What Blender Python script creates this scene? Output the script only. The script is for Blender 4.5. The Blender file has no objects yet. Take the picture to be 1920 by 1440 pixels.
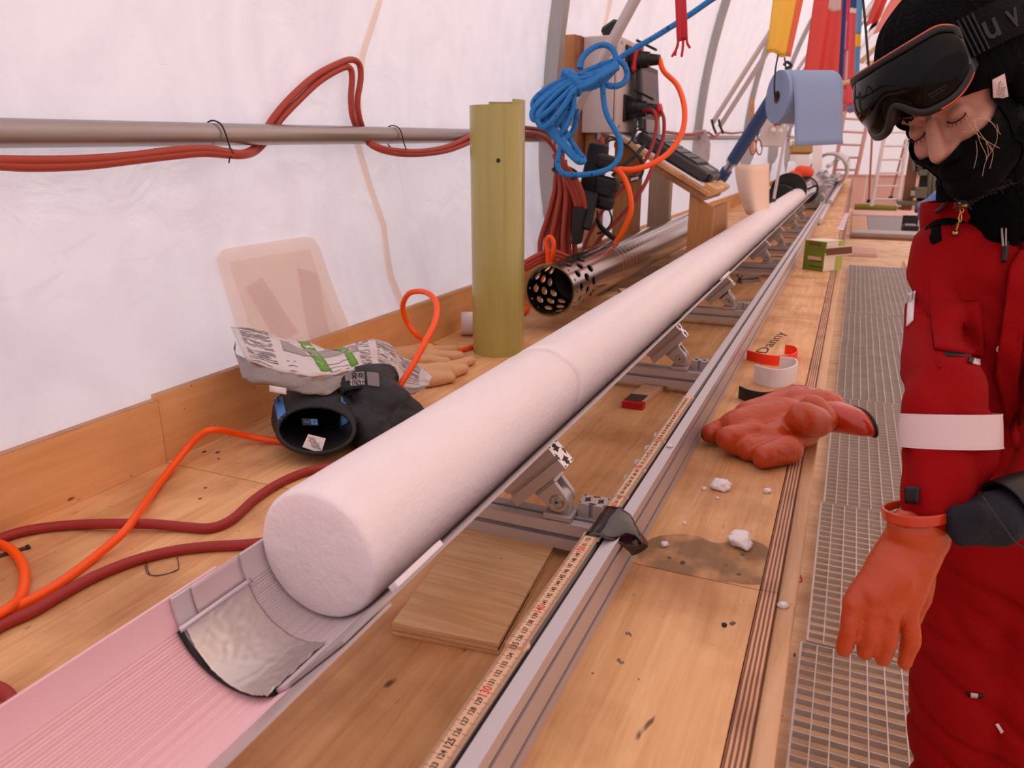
import bpy, bmesh, math, random
from mathutils import Vector as V, Matrix as M, noise
from math import sin, cos, tan, pi, radians as rad, sqrt, atan2, hypot
random.seed(7)
sc = bpy.context.scene
COL = sc.collection
# ------------------------------------------------------------------ camera, world, sun, exposure
FPX = 1410.0
PHI = atan2(720 - 284, FPX)
TH = atan2((1608 - 960) * cos(PHI), FPX)
EYE = V((0, 0, .615))
FW = V((-sin(TH) * cos(PHI), cos(TH) * cos(PHI), -sin(PHI)))
RT = V((cos(TH), sin(TH), 0))
UP = RT.cross(FW)
cam_d = bpy.data.cameras.new('camera'); cam = bpy.data.objects.new('camera', cam_d); COL.objects.link(cam)
cam.matrix_world = M((( RT.x, UP.x, -FW.x, EYE.x), (RT.y, UP.y, -FW.y, EYE.y), (RT.z, UP.z, -FW.z, EYE.z), (0, 0, 0, 1)))
cam_d.sensor_width = 36; cam_d.lens = FPX / 1920 * 36; cam_d.clip_start = .02; cam_d.clip_end = 300
cam_d.dof.use_dof = True; cam_d.dof.focus_distance = 1.35; cam_d.dof.aperture_fstop = 8.0
sc.camera = cam
w = bpy.data.worlds.new('sky'); sc.world = w; w.use_nodes = True
w.node_tree.nodes['Background'].inputs[0].default_value = (.96, .97, 1, 1)
w.node_tree.nodes['Background'].inputs[1].default_value = 1.08
sun_d = bpy.data.lights.new('sun', 'SUN'); sun = bpy.data.objects.new('sun', sun_d); COL.objects.link(sun)
sun_d.energy = 5.0; sun_d.angle = rad(3); sun_d.color = (1, .93, .88)
sun.rotation_euler = V((.22, .10, -.97)).to_track_quat('-Z', 'Y').to_euler(); sun.location = (-4, -3, 12)
vs = sc.view_settings; vs.view_transform = 'Standard'; vs.look = 'None'; vs.exposure = -0.2; vs.gamma = 1; vs.use_curve_mapping = False
sc.cycles.max_bounces = 10; sc.cycles.diffuse_bounces = 6; sc.cycles.transmission_bounces = 8; sc.cycles.sample_clamp_indirect = 6
sc.cycles.caustics_reflective = False; sc.cycles.caustics_refractive = False
# ------------------------------------------------------------------ helpers: places
def ray(u, v): return RT * ((u - 960) / FPX) - UP * ((v - 720) / FPX) + FW
def P(u, v, d): return EYE + ray(u, v) * d
def PZ(u, v, z=0.0): r = ray(u, v); return EYE + r * ((z - EYE.z) / r.z)
def PX(u, v, x): r = ray(u, v); return EYE + r * (x / r.x)
def PY(u, v, y): r = ray(u, v); return EYE + r * (y / r.y)
# ------------------------------------------------------------------ helpers: objects
def link(o, parent=None):
    COL.objects.link(o)
    if parent is not None:
        o.parent = parent; o.matrix_parent_inverse = M.Translation(-V(parent.location))
    return o
def tag(o, label=None, cat=None, group=None, kind=None):
    for k, x in (('label', label), ('category', cat), ('group', group), ('kind', kind)):
        if x: o[k] = x
    return o
def thing(name, label, cat, loc=(0, 0, 0), group=None):
    o = bpy.data.objects.new(name, None); o.location = loc; o.empty_display_size = .05
    COL.objects.link(o); return tag(o, label, cat, group)
def mesh(name, vs_, fs, m=None, parent=None, smooth=False):
    d = bpy.data.meshes.new(name); d.from_pydata([tuple(x) for x in vs_], [], [tuple(f) for f in fs])
    if m is not None: d.materials.append(m)
    if smooth: d.shade_smooth()
    d.update()
    return link(bpy.data.objects.new(name, d), parent)
def bmo(name, bm, m=None, parent=None, smooth=False):
    d = bpy.data.meshes.new(name); bm.normal_update(); bm.to_mesh(d); bm.free()
    if m is not None: d.materials.append(m)
    if smooth: d.shade_smooth()
    return link(bpy.data.objects.new(name, d), parent)
def frame(o, x, y=None, z=None):
    "matrix from an origin and axes"
    x = V(x).normalized(); y = V(y).normalized(); z = x.cross(y) if z is None else V(z)
    return M(((x.x, y.x, z.x, o[0]), (x.y, y.y, z.y, o[1]), (x.z, y.z, z.z, o[2]), (0, 0, 0, 1)))
def obox(name, mat4, size, m, parent=None, bev=0.0, seg=1):
    bm = bmesh.new(); bmesh.ops.create_cube(bm, size=1.0)
    for q in bm.verts: q.co = V((q.co.x * size[0], q.co.y * size[1], q.co.z * size[2]))
    if bev: bmesh.ops.bevel(bm, geom=list(bm.edges), offset=bev, segments=seg, affect='EDGES', profile=.5)
    bm.transform(mat4)
    return bmo(name, bm, m, parent)
def box(name, x0, x1, y0, y1, z0, z1, m, parent=None, bev=0.0, seg=1):
    return obox(name, M.Translation(((x0 + x1) / 2, (y0 + y1) / 2, (z0 + z1) / 2)), (x1 - x0, y1 - y0, z1 - z0), m, parent, bev, seg)
def smooth_path(pts, n=6, closed=False):
    pts = [V(p) for p in pts]; out = []; L = len(pts)
    if L < 3 and not closed: return pts
    for i in range(L if closed else L - 1):
        if closed: a, b, c, d = pts[i - 1], pts[i], pts[(i + 1) % L], pts[(i + 2) % L]
        else: a, b, c, d = pts[max(i - 1, 0)], pts[i], pts[i + 1], pts[min(i + 2, L - 1)]
        for k in range(n):
            t = k / n; t2 = t * t; t3 = t2 * t
            out.append(.5 * ((2 * b) + (c - a) * t + (2 * a - 5 * b + 4 * c - d) * t2 + (3 * b - a - 3 * c + d) * t3))
    if not closed: out.append(pts[-1])
    return out
def sweep(pts, r, n=8, closed=False, prof=None):
    "verts, faces of a tube along pts; r a number or a list; prof a 2-D outline instead of a circle"
    pts = [V(p) for p in pts]; L = len(pts); vs_, fs = [], []
    tang = []
    for i in range(L):
        a = pts[i - 1] if (i > 0 or closed) else pts[0]; b = pts[(i + 1) % L] if (i < L - 1 or closed) else pts[-1]
        t = b - a; tang.append(t.normalized() if t.length > 1e-9 else V((0, 0, 1)))
    t0 = tang[0]; nrm = t0.cross(V((0, 0, 1)))
    if nrm.length < .1: nrm = t0.cross(V((1, 0, 0)))
    nrm.normalize()
    k = len(prof) if prof else n
    for i in range(L):
        t = tang[i]; nrm = (nrm - t * nrm.dot(t))
        nrm = nrm.normalized() if nrm.length > 1e-6 else t.orthogonal().normalized()
        bn = t.cross(nrm); rr = r[i] if isinstance(r, (list, tuple)) else r
        for j in range(k):
            if prof: x, y = prof[j][0] * rr, prof[j][1] * rr
            else: x, y = cos(2 * pi * j / k) * rr, sin(2 * pi * j / k) * rr
            vs_.append(pts[i] + nrm * x + bn * y)
    for i in range(L if closed else L - 1):
        i2 = (i + 1) % L
        for j in range(k):
            j2 = (j + 1) % k; fs.append((i * k + j, i * k + j2, i2 * k + j2, i2 * k + j))
    if not closed:
        fs.append(tuple(reversed(range(k)))); fs.append(tuple((L - 1) * k + j for j in range(k)))
    return vs_, fs
def tube(name, pts, r, m, parent=None, n=8, closed=False, sm=6, prof=None):
    if sm and not isinstance(r, (list, tuple)): pts = smooth_path(pts, sm, closed)
    a, b = sweep(pts, r, n, closed, prof)
    o = mesh(name, a, b, m, parent, smooth=True)
    o.data.set_sharp_from_angle(angle=rad(50)); return o
class Bag:
    "gathers several shapes into ONE mesh"
    def __init__(s): s.v, s.f = [], []
    def add(s, vs_, fs):
        k = len(s.v); s.v += [V(x) for x in vs_]; s.f += [tuple(i + k for i in f) for f in fs]; return s
    def tube(s, pts, r, n=8, sm=0, closed=False):
        if sm: pts = smooth_path(pts, sm, closed)
        return s.add(*sweep(pts, r, n, closed))
    def box(s, x0, x1, y0, y1, z0, z1, m4=None):
        v = [V((x, y, z)) for z in (z0, z1) for y in (y0, y1) for x in (x0, x1)]
        if m4 is not None: v = [m4 @ q for q in v]
        return s.add(v, [(0, 2, 3, 1), (4, 5, 7, 6), (0, 1, 5, 4), (2, 6, 7, 3), (0, 4, 6, 2), (1, 3, 7, 5)])
    def done(s, name, m, parent=None, smooth=False):
        return mesh(name, s.v, s.f, m, parent, smooth)
def extrude(poly, depth, m4):
    "2-D outline to a prism along local z"
    n = len(poly); v = [m4 @ V((x, y, 0)) for x, y in poly] + [m4 @ V((x, y, depth)) for x, y in poly]
    f = [tuple(reversed(range(n))), tuple(range(n, 2 * n))] + [(i, (i + 1) % n, n + (i + 1) % n, n + i) for i in range(n)]
    return v, f
def prism(name, poly, depth, m4, m, parent=None, bev=0):
    v, f = extrude(poly, depth, m4)
    if not bev: return mesh(name, v, f, m, parent)
    bm = bmesh.new(); q = [bm.verts.new(x) for x in v]
    for x in f: bm.faces.new([q[i] for i in x])
    bmesh.ops.recalc_face_normals(bm, faces=bm.faces)
    bmesh.ops.bevel(bm, geom=list(bm.edges), offset=bev, segments=2, affect='EDGES', profile=.5)
    return bmo(name, bm, m, parent)
def ball(c, r, seg=24, rings=14, m3=None):
    "verts, faces of an ellipsoid"
    r = V((r, r, r)) if not hasattr(r, '__len__') else V(r); v, f = [], []
    for i in range(rings + 1):
        a = pi * i / rings
        for j in range(seg):
            b = 2 * pi * j / seg; q = V((r.x * sin(a) * cos(b), r.y * sin(a) * sin(b), r.z * cos(a)))
            if m3 is not None: q = m3 @ q
            v.append(V(c) + q)
    for i in range(rings):
        for j in range(seg):
            j2 = (j + 1) % seg; f.append((i * seg + j, (i + 1) * seg + j, (i + 1) * seg + j2, i * seg + j2))
    return v, f
def capsule(a, b, ra, rb, n=18):
    a, b = V(a), V(b); bag = Bag(); pts, rs = [], []
    ax = (b - a).normalized() if (b - a).length > 1e-6 else V((0, 0, 1))
    for k in range(6): t = pi / 2 * (k / 6) ; pts.append(a - ax * ra * cos(t)); rs.append(max(ra * sin(t), 1e-4))
    pts.append(a); rs.append(ra); pts.append(b); rs.append(rb)
    for k in range(1, 7): t = pi / 2 * (k / 6); pts.append(b + ax * rb * sin(t)); rs.append(max(rb * cos(t), 1e-4))
    return sweep(pts, rs, n)
def evaluated(o):
    dg = bpy.context.evaluated_depsgraph_get(); return bpy.data.meshes.new_from_object(o.evaluated_get(dg))
def fuse(name, shapes, voxel, m, parent=None, smooth=4, fac=.5, disp=None):
    "several closed shapes grown together into one continuous surface"
    bag = Bag()
    for s in shapes: bag.add(*s)
    t = bpy.data.meshes.new('t'); t.from_pydata([tuple(x) for x in bag.v], [], bag.f)
    bm = bmesh.new(); bm.from_mesh(t); bmesh.ops.remove_doubles(bm, verts=bm.verts, dist=1e-5)
    bmesh.ops.recalc_face_normals(bm, faces=bm.faces); bm.to_mesh(t); bm.free()
    o = bpy.data.objects.new('t', t); COL.objects.link(o)
    q = o.modifiers.new('r', 'REMESH'); q.mode = 'VOXEL'; q.voxel_size = voxel
    if smooth: q = o.modifiers.new('s', 'SMOOTH'); q.iterations = smooth; q.factor = fac
    me = evaluated(o); bpy.data.objects.remove(o)
    me.materials.clear()
    if m is not None: me.materials.append(m)
    if disp:
        nn = [x.normal.copy() for x in me.vertices]
        for x, k in zip(me.vertices, nn): x.co += k * disp(x.co)
    me.shade_smooth(); me.name = name
    return link(bpy.data.objects.new(name, me), parent)
def cut(o_name, src, m, parent, inflate=0, planes=(), thick=0.0, smooth=0):
    "a shell taken from src: pushed out along its normals and cut by planes (point, normal of the side thrown away)"
    bm = bmesh.new(); bm.from_mesh(src.data); bm.normal_update()
    if inflate:
        nn = [x.normal.copy() for x in bm.verts]
        for x, k in zip(bm.verts, nn): x.co += k * inflate
    for pt, nr in planes:
        bmesh.ops.bisect_plane(bm, geom=list(bm.verts) + list(bm.edges) + list(bm.faces), plane_co=pt, plane_no=nr, clear_outer=True)
    for _ in range(smooth): bmesh.ops.smooth_vert(bm, verts=bm.verts, factor=.5, use_axis_x=True, use_axis_y=True, use_axis_z=True)
    if thick: bmesh.ops.solidify(bm, geom=list(bm.faces), thickness=thick)
    return bmo(o_name, bm, m, parent, smooth=True)
FONTS = {}
def text_mesh(s, size, m4, align='CENTER', extr=0.0, bold=0.0):
    c = bpy.data.curves.new('t', 'FONT'); c.body = s; c.size = size; c.align_x = align; c.align_y = 'CENTER'; c.extrude = extr; c.resolution_u = 2; c.offset = bold
    o = bpy.data.objects.new('t', c); COL.objects.link(o); me = evaluated(o); bpy.data.objects.remove(o)
    v = [m4 @ x.co for x in me.vertices]; f = [tuple(p.vertices) for p in me.polygons]; bpy.data.meshes.remove(me); return v, f
def text(name, s, size, m4, m, parent=None, align='CENTER', extr=0.0, bold=0.0):
    return mesh(name, *text_mesh(s, size, m4, align, extr, bold), m, parent)
def children(o): return [c for c in bpy.data.objects if c.parent == o]
def copy_tree(o, delta, label=None):
    c = o.copy(); COL.objects.link(c); c.location = V(o.location) + V(delta)
    if label: c['label'] = label
    for ch in children(o):
        k = ch.copy(); COL.objects.link(k); k.parent = c
        for g in children(ch):
            q = g.copy(); COL.objects.link(q); q.parent = k
    return c
def hit(o, u, v, off=.001):
    r = ray(u, v).normalized(); ok, loc, nr, i = o.ray_cast(EYE, r)
    return loc - r * off if ok else None
# ------------------------------------------------------------------ materials
def lin(h):
    c = [int(h[i:i + 2], 16) / 255 for i in (0, 2, 4)]
    return tuple(x / 12.92 if x <= .04045 else ((x + .055) / 1.055) ** 2.4 for x in c) + (1,)
def mat(name, h, rough=.5, metal=0.0, var=0.0, vscale=8.0, vstretch=(1, 1, 1), bump=0.0, bscale=80.0, spec=None, trans=0.0, sss=0.0, h2=None, alpha=None, ior=1.45, aniso=0.0, coat=0.0):
    m = bpy.data.materials.new(name); m.use_nodes = True; nt = m.node_tree; b = nt.nodes['Principled BSDF']; N = nt.nodes.new; Lk = nt.links.new
    c = lin(h); b.inputs['Base Color'].default_value = c; b.inputs['Roughness'].default_value = rough; b.inputs['Metallic'].default_value = metal
    if spec is not None: b.inputs['Specular IOR Level'].default_value = spec
    if trans: b.inputs['Transmission Weight'].default_value = trans
    if coat: b.inputs['Coat Weight'].default_value = coat; b.inputs['Coat Roughness'].default_value = .15
    b.inputs['IOR'].default_value = ior
    if sss: b.inputs['Subsurface Weight'].default_value = sss; b.inputs['Subsurface Radius'].default_value = (.02, .018, .02); b.inputs['Subsurface Scale'].default_value = 1
    if alpha is not None: b.inputs['Alpha'].default_value = alpha
    if var or bump:
        tc = N('ShaderNodeTexCoord'); mp = N('ShaderNodeMapping'); mp.inputs['Scale'].default_value = vstretch; Lk(tc.outputs['Object'], mp.inputs['Vector'])
    if var:
        n = N('ShaderNodeTexNoise'); n.inputs['Scale'].default_value = vscale; n.inputs['Detail'].default_value = 6; n.inputs['Roughness'].default_value = .65
        Lk(mp.outputs[0], n.inputs['Vector'])
        mx = N('ShaderNodeMix'); mx.data_type = 'RGBA'; c2 = lin(h2) if h2 else tuple(x * .45 for x in c[:3]) + (1,)
        mr = N('ShaderNodeMapRange'); mr.inputs[1].default_value = .35; mr.inputs[2].default_value = .75; mr.inputs[3].default_value = 0; mr.inputs[4].default_value = var
        Lk(n.outputs[0], mr.inputs[0]); Lk(mr.outputs[0], mx.inputs[0]); mx.inputs[6].default_value = c; mx.inputs[7].default_value = c2
        Lk(mx.outputs[2], b.inputs['Base Color'])
    if bump:
        n2 = N('ShaderNodeTexNoise'); n2.inputs['Scale'].default_value = bscale; n2.inputs['Detail'].default_value = 4; Lk(mp.outputs[0], n2.inputs['Vector'])
        bp = N('ShaderNodeBump'); bp.inputs['Strength'].default_value = bump; bp.inputs['Distance'].default_value = .01; Lk(n2.outputs[0], bp.inputs['Height']); Lk(bp.outputs[0], b.inputs['Normal'])
    return m
def wood(name, h, h2, along='Y', rough=.6, dirt=.5, gscale=1.0, knots=True, bump=.15, dark='3a2a1e'):
    "veneer: stretched grain, blotches, small dark flecks and scuffs"
    m = bpy.data.materials.new(name); m.use_nodes = True; nt = m.node_tree; b = nt.nodes['Principled BSDF']; N = nt.nodes.new; Lk = nt.links.new
    b.inputs['Roughness'].default_value = rough
    tc = N('ShaderNodeTexCoord'); oi = N('ShaderNodeObjectInfo'); ad = N('ShaderNodeVectorMath'); ad.operation = 'MULTIPLY_ADD'
    Lk(tc.outputs['Object'], ad.inputs[0]); ad.inputs[1].default_value = (1, 1, 1)
    sc3 = N('ShaderNodeVectorMath'); sc3.operation = 'SCALE'; sc3.inputs[0].default_value = (13, 7, 5); Lk(oi.outputs['Random'], sc3.inputs['Scale']); Lk(sc3.outputs[0], ad.inputs[2])
    st = {'X': (1.5, 22, 22), 'Y': (22, 1.5, 22), 'Z': (22, 22, 1.5)}[along]
    mp = N('ShaderNodeMapping'); mp.inputs['Scale'].default_value = tuple(x * gscale for x in st); Lk(ad.outputs[0], mp.inputs['Vector'])
    g = N('ShaderNodeTexNoise'); g.inputs['Scale'].default_value = 1.6; g.inputs['Detail'].default_value = 8; g.inputs['Roughness'].default_value = .7; g.inputs['Distortion'].default_value = .6; Lk(mp.outputs[0], g.inputs['Vector'])
    bl = N('ShaderNodeTexNoise'); bl.inputs['Scale'].default_value = 5; bl.inputs['Detail'].default_value = 5; Lk(ad.outputs[0], bl.inputs['Vector'])
    r1 = N('ShaderNodeMapRange'); r1.inputs[1].default_value = .35; r1.inputs[2].default_value = .7; Lk(g.outputs[0], r1.inputs[0])
    m1 = N('ShaderNodeMix'); m1.data_type = 'RGBA'; m1.inputs[6].default_value = lin(h); m1.inputs[7].default_value = lin(h2); Lk(r1.outputs[0], m1.inputs[0])
    r2 = N('ShaderNodeMapRange'); r2.inputs[1].default_value = .44; r2.inputs[2].default_value = .72; r2.inputs[4].default_value = dirt; Lk(bl.outputs[0], r2.inputs[0])
    m2 = N('ShaderNodeMix'); m2.data_type = 'RGBA'; m2.blend_type = 'MULTIPLY'; m2.inputs[7].default_value = (.62, .5, .42, 1); Lk(r2.outputs[0], m2.inputs[0]); Lk(m1.outputs[2], m2.inputs[6])
    last = m2.outputs[2]
    if knots:
        for scale, th, stretch in ((38, .735, (1, .35, 1)), (95, .74, (1, .8, 1))):
            mp2 = N('ShaderNodeMapping'); mp2.inputs['Scale'].default_value = stretch; Lk(ad.outputs[0], mp2.inputs['Vector'])
            k = N('ShaderNodeTexNoise'); k.inputs['Scale'].default_value = scale; k.inputs['Detail'].default_value = 2; Lk(mp2.outputs[0], k.inputs['Vector'])
            rk = N('ShaderNodeMapRange'); rk.inputs[1].default_value = th; rk.inputs[2].default_value = th + .05; rk.inputs[4].default_value = .85; Lk(k.outputs[0], rk.inputs[0])
            mk = N('ShaderNodeMix'); mk.data_type = 'RGBA'; mk.inputs[7].default_value = lin(dark); Lk(rk.outputs[0], mk.inputs[0]); Lk(last, mk.inputs[6]); last = mk.outputs[2]
    Lk(last, b.inputs['Base Color'])
    bp = N('ShaderNodeBump'); bp.inputs['Strength'].default_value = bump; bp.inputs['Distance'].default_value = .004; Lk(g.outputs[0], bp.inputs['Height']); Lk(bp.outputs[0], b.inputs['Normal'])
    return m
def bands(name, h, h2, axis, period, duty=.5, rough=.65, wob=.0006, off=0.0):
    "plywood edge: glued plies as bands along one axis"
    m = bpy.data.materials.new(name); m.use_nodes = True; nt = m.node_tree; b = nt.nodes['Principled BSDF']; N = nt.nodes.new; Lk = nt.links.new
    b.inputs['Roughness'].default_value = rough
    tc = N('ShaderNodeTexCoord'); sp = N('ShaderNodeSeparateXYZ'); Lk(tc.outputs['Object'], sp.inputs[0])
    n = N('ShaderNodeTexNoise'); n.inputs['Scale'].default_value = 25; n.inputs['Detail'].default_value = 4; Lk(tc.outputs['Object'], n.inputs['Vector'])
    ma = N('ShaderNodeMath'); ma.operation = 'MULTIPLY_ADD'; ma.inputs[1].default_value = wob * 2; Lk(n.outputs[0], ma.inputs[0]); Lk(sp.outputs['XYZ'.index(axis)], ma.inputs[2])
    mo = N('ShaderNodeMath'); mo.operation = 'PINGPONG'; mo.inputs[1].default_value = period / 2; ao = N('ShaderNodeMath'); ao.inputs[1].default_value = off + 10; Lk(ma.outputs[0], ao.inputs[0]); Lk(ao.outputs[0], mo.inputs[0])
    r = N('ShaderNodeMapRange'); r.inputs[1].default_value = period / 2 * (duty - .12); r.inputs[2].default_value = period / 2 * (duty + .12); Lk(mo.outputs[0], r.inputs[0])
    mx = N('ShaderNodeMix'); mx.data_type = 'RGBA'; mx.inputs[6].default_value = lin(h); mx.inputs[7].default_value = lin(h2); Lk(r.outputs[0], mx.inputs[0])
    n3 = N('ShaderNodeTexNoise'); n3.inputs['Scale'].default_value = 9; Lk(tc.outputs['Object'], n3.inputs['Vector'])
    r3 = N('ShaderNodeMapRange'); r3.inputs[1].default_value = .45; r3.inputs[2].default_value = .7; r3.inputs[4].default_value = .55; Lk(n3.outputs[0], r3.inputs[0])
    m2 = N('ShaderNodeMix'); m2.data_type = 'RGBA'; m2.blend_type = 'MULTIPLY'; m2.inputs[7].default_value = (.45, .38, .33, 1); Lk(r3.outputs[0], m2.inputs[0]); Lk(mx.outputs[2], m2.inputs[6])
    Lk(m2.outputs[2], b.inputs['Base Color']); return m
def fabric(name, h, hT, tr=.42, bump=.25, stain=0.0):
    "tent cloth: lets daylight through"
    m = bpy.data.materials.new(name); m.use_nodes = True; nt = m.node_tree; N = nt.nodes.new; Lk = nt.links.new
    nt.nodes.remove(nt.nodes['Principled BSDF']); out = nt.nodes['Material Output']
    d = N('ShaderNodeBsdfDiffuse'); t = N('ShaderNodeBsdfTranslucent'); x = N('ShaderNodeMixShader'); x.inputs[0].default_value = tr
    d.inputs[0].default_value = lin(h); t.inputs[0].default_value = lin(hT); Lk(d.outputs[0], x.inputs[1]); Lk(t.outputs[0], x.inputs[2])
    g = N('ShaderNodeBsdfGlossy'); g.inputs['Roughness'].default_value = .45; 
    y = N('ShaderNodeMixShader'); y.inputs[0].default_value = .04; Lk(x.outputs[0], y.inputs[1]); Lk(g.outputs[0], y.inputs[2]); Lk(y.outputs[0], out.inputs[0])
    if name == 'tent_cloth':
        tc = N('ShaderNodeTexCoord'); mp = N('ShaderNodeMapping'); mp.inputs['Scale'].default_value = (1, 1.6, .8); mp.inputs['Rotation'].default_value = (rad(28), 0, 0); Lk(tc.outputs['Object'], mp.inputs[0])
        n = N('ShaderNodeTexNoise'); n.inputs['Scale'].default_value = 3.2; n.inputs['Detail'].default_value = 7; n.inputs['Distortion'].default_value = 1.5; Lk(mp.outputs[0], n.inputs[0])
        mr = N('ShaderNodeMapRange'); mr.inputs[1].default_value = .42; mr.inputs[2].default_value = .72; Lk(n.outputs[0], mr.inputs[0])
        mx = N('ShaderNodeMix'); mx.data_type = 'RGBA'; mx.inputs[6].default_value = lin(hT); mx.inputs[7].default_value = lin('e6dde8'); Lk(mr.outputs[0], mx.inputs[0]); Lk(mx.outputs[2], t.inputs[0])  # slanting streaks of tint stand in for the shading of soft folds
    if bump:
        tc = N('ShaderNodeTexCoord'); n = N('ShaderNodeTexNoise'); n.inputs['Scale'].default_value = 7; n.inputs['Detail'].default_value = 7; n.inputs['Distortion'].default_value = 1.2; Lk(tc.outputs['Object'], n.inputs['Vector'])
        bp = N('ShaderNodeBump'); bp.inputs['Strength'].default_value = bump; bp.inputs['Distance'].default_value = .03; Lk(n.outputs[0], bp.inputs['Height'])
        for s in (d, t, g): Lk(bp.outputs[0], s.inputs['Normal'])
    return m
# ------------------------------------------------------------------ materials in use
m_ply = wood('plywood_top', 'ecbd88', 'cd9660', 'Y', .62, 1.0, 1.0)
m_plyx = wood('plywood_cross', 'd8a473', 'b9824f', 'X', .62, .5, 1.0)
m_batt = wood('plywood_back', 'eeb97e', 'dfa468', 'Y', .55, .35, .8)
m_rough = wood('rough_plank', 'f4d0a2', 'd09c66', 'X', .75, .5, 1.3, bump=.6)
m_post = wood('post_wood', 'd09a62', 'b87c46', 'Z', .6, .3, .9, knots=False)
m_grey_post = wood('weathered_post', 'a58c74', '8b7460', 'Z', .7, .3, .9, knots=False)
m_pale = wood('pale_wood', 'dcb48c', 'c89a6c', 'Y', .6, .2, 1.2, knots=False)
m_floor = wood('floor_ply', 'f4d6b4', 'd8b48e', 'X', .7, .7, .7)
m_brownside = mat('bench_side_paint', '8a5c3e', .6, var=.4, vscale=6)
m_edge = bands('ply_edge_top', 'd9a67c', '7a5142', 'X', .0056, .5)
m_edgez = bands('ply_edge_side', 'd3a274', '70492f', 'Z', .0052, .5)
m_alu = mat('aluminium', 'c9c2c4', .4, .5, bump=.04, bscale=200)
m_alu2 = mat('aluminium_end', 'e6e2e2', .35, .5)
m_dark = mat('slot_dark', '2a2628', .7)
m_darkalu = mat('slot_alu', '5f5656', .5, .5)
m_galv = mat('galvanised', 'aaa6a4', .42, .4, var=.5, vscale=14, vstretch=(1, 1, .3), h2='8e8a88')
m_pipe = mat('steel_pipe', 'a8a09c', .3, .7, var=.35, vscale=9, vstretch=(1, .2, 1), h2='6e6562')
m_plate = mat('grey_plate', 'c2b8b5', .45, .2)
m_steel = mat('polished_steel', 'b9b0ac', .16, 1.0, var=.25, vscale=14, vstretch=(.3, 6, .3), h2='8b827e', bump=.03, bscale=60)
m_blackin = mat('barrel_inside', '0a0909', .6)
m_hinge = mat('cast_hinge', 'bdb2ae', .42, .45)
m_black = mat('black_rubber', '121112', .45)
m_blackm = mat('black_plastic', '19181a', .35)
m_tape = mat('black_tape', '0d0c0f', .12, spec=.8)
m_orange = mat('orange_cable', 'ff5a08', .35)
m_red = mat('red_hose', '9a2a26', .5)
m_redc = mat('red_cable', 'a8402f', .5)
m_blue = mat('blue_rope', '2a80c8', .75, var=.9, vscale=55, h2='0a1530', bump=.5, bscale=240)
for q in m_blue.node_tree.nodes:
    if q.type == 'MAP_RANGE': q.inputs[1].default_value = .60; q.inputs[2].default_value = .64
m_white = mat('white_plastic', 'e6dee0', .4)
m_paper = mat('paper', 'efe8e6', .7)
m_ink = mat('black_ink', '1d1714', .8)
m_redink = mat('red_ink', 'd03030', .8)
m_rule = mat('ruler_wood', 'e2ba98', .55, var=.25, vscale=20, vstretch=(1, .1, 1), h2='cf9f7a')
m_zinc = mat('zinc_bolt', 'a9b4b8', .3, .8)
m_gold = mat('brass', 'b89a5a', .3, 1.0)
m_snow = mat('snow', 'f3eaec', .7, bump=.5, bscale=120, sss=.3)
# ------------------------------------------------------------------ setting: tent
TC, TR = (3.4, .6), 4.76                                   # arch centre (x, z) and radius
def arch(t, r=TR): return TC[0] - r * cos(t), TC[1] + r * sin(t)
m_tent = fabric('tent_cloth', 'f2eaf0', 'f6eef6')
m_roofred = fabric('tent_cloth_red', 'f0e2de', 'f8dcd4', .52)
m_pinkw = fabric('tent_cloth_pink', 'f4eaec', 'f8eef0', .46)
def wallprof(s):
    "s: height below the spring line, the cloth hangs in towards the bench"
    if s >= .1399: return -1.36 + .078 * ((.6 - s) / .46) ** 2
    pts = [(.14, -1.282), (.05, -1.274), (-.85, -1.274)]
    for (z0, x0), (z1, x1) in zip(pts, pts[1:]):
        if z1 <= s <= z0: return x0 + (x1 - x0) * (z0 - s) / (z0 - z1)
    return pts[-1][1]
def cloth(p, y, k):
    n = noise.noise(V((p[0] * .9, y * 1.1, p[1] * .9 + 3))) * .018 + noise.noise(V((p[0] * 3, y * 3.2 + p[1] * 1.5, p[1] * 2.2))) * .006
    f = abs(noise.noise(V((y * 1.7 - p[1] * 1.9, 4.2, p[1] * .8))))                 # slanting pull folds
    return k * max(-.003, n + max(0, .10 - f) * .10)
def wall_strip(name, rows, m, y0, y1, ny, amp=1.0):
    v, f = [], []
    for j in range(ny + 1):
        y = y0 + (y1 - y0) * (j / ny) ** 1.7 if name == 'wall_left' else y0 + (y1 - y0) * j / ny
        for (x, z) in rows:
            q = cloth((x, z), y, amp)
            if z < .16 and x < 0: q *= max(0, (z - .1) / .06) if z > .1 else 0
            nx, nz = TC[0] - x, TC[1] - z if z > .6 else 0; L = hypot(nx, nz)
            v.append((x - nx / L * q, y, z - nz / L * q))
    n = len(rows)
    for j in range(ny):
        for i in range(n - 1): f.append((j * n + i, j * n + i + 1, (j + 1) * n + i + 1, (j + 1) * n + i))
    return mesh(name, v, f, m, None, True)
zs = [-.85, -.4, .05, .1, .14] + [.14 + .46 * k / 14 for k in range(1, 15)]
rowsL = [(wallprof(z), z) for z in zs] + [arch(t / 92 * rad(52)) for t in range(1, 93)]
wl = tag(wall_strip('wall_left', rowsL, m_tent, -4, 25, 240), kind='structure')
tag(wall_strip('ceiling', [arch(rad(52 + 76 * k / 12)) for k in range(13)], m_roofred, -4, 25, 30, .5), kind='structure')
tag(wall_strip('wall_right', [arch(rad(128 + 52 * k / 10)) for k in range(11)] + [(8.16, -.85)], m_pinkw, -4, 25, 30, .5), kind='structure')
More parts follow.
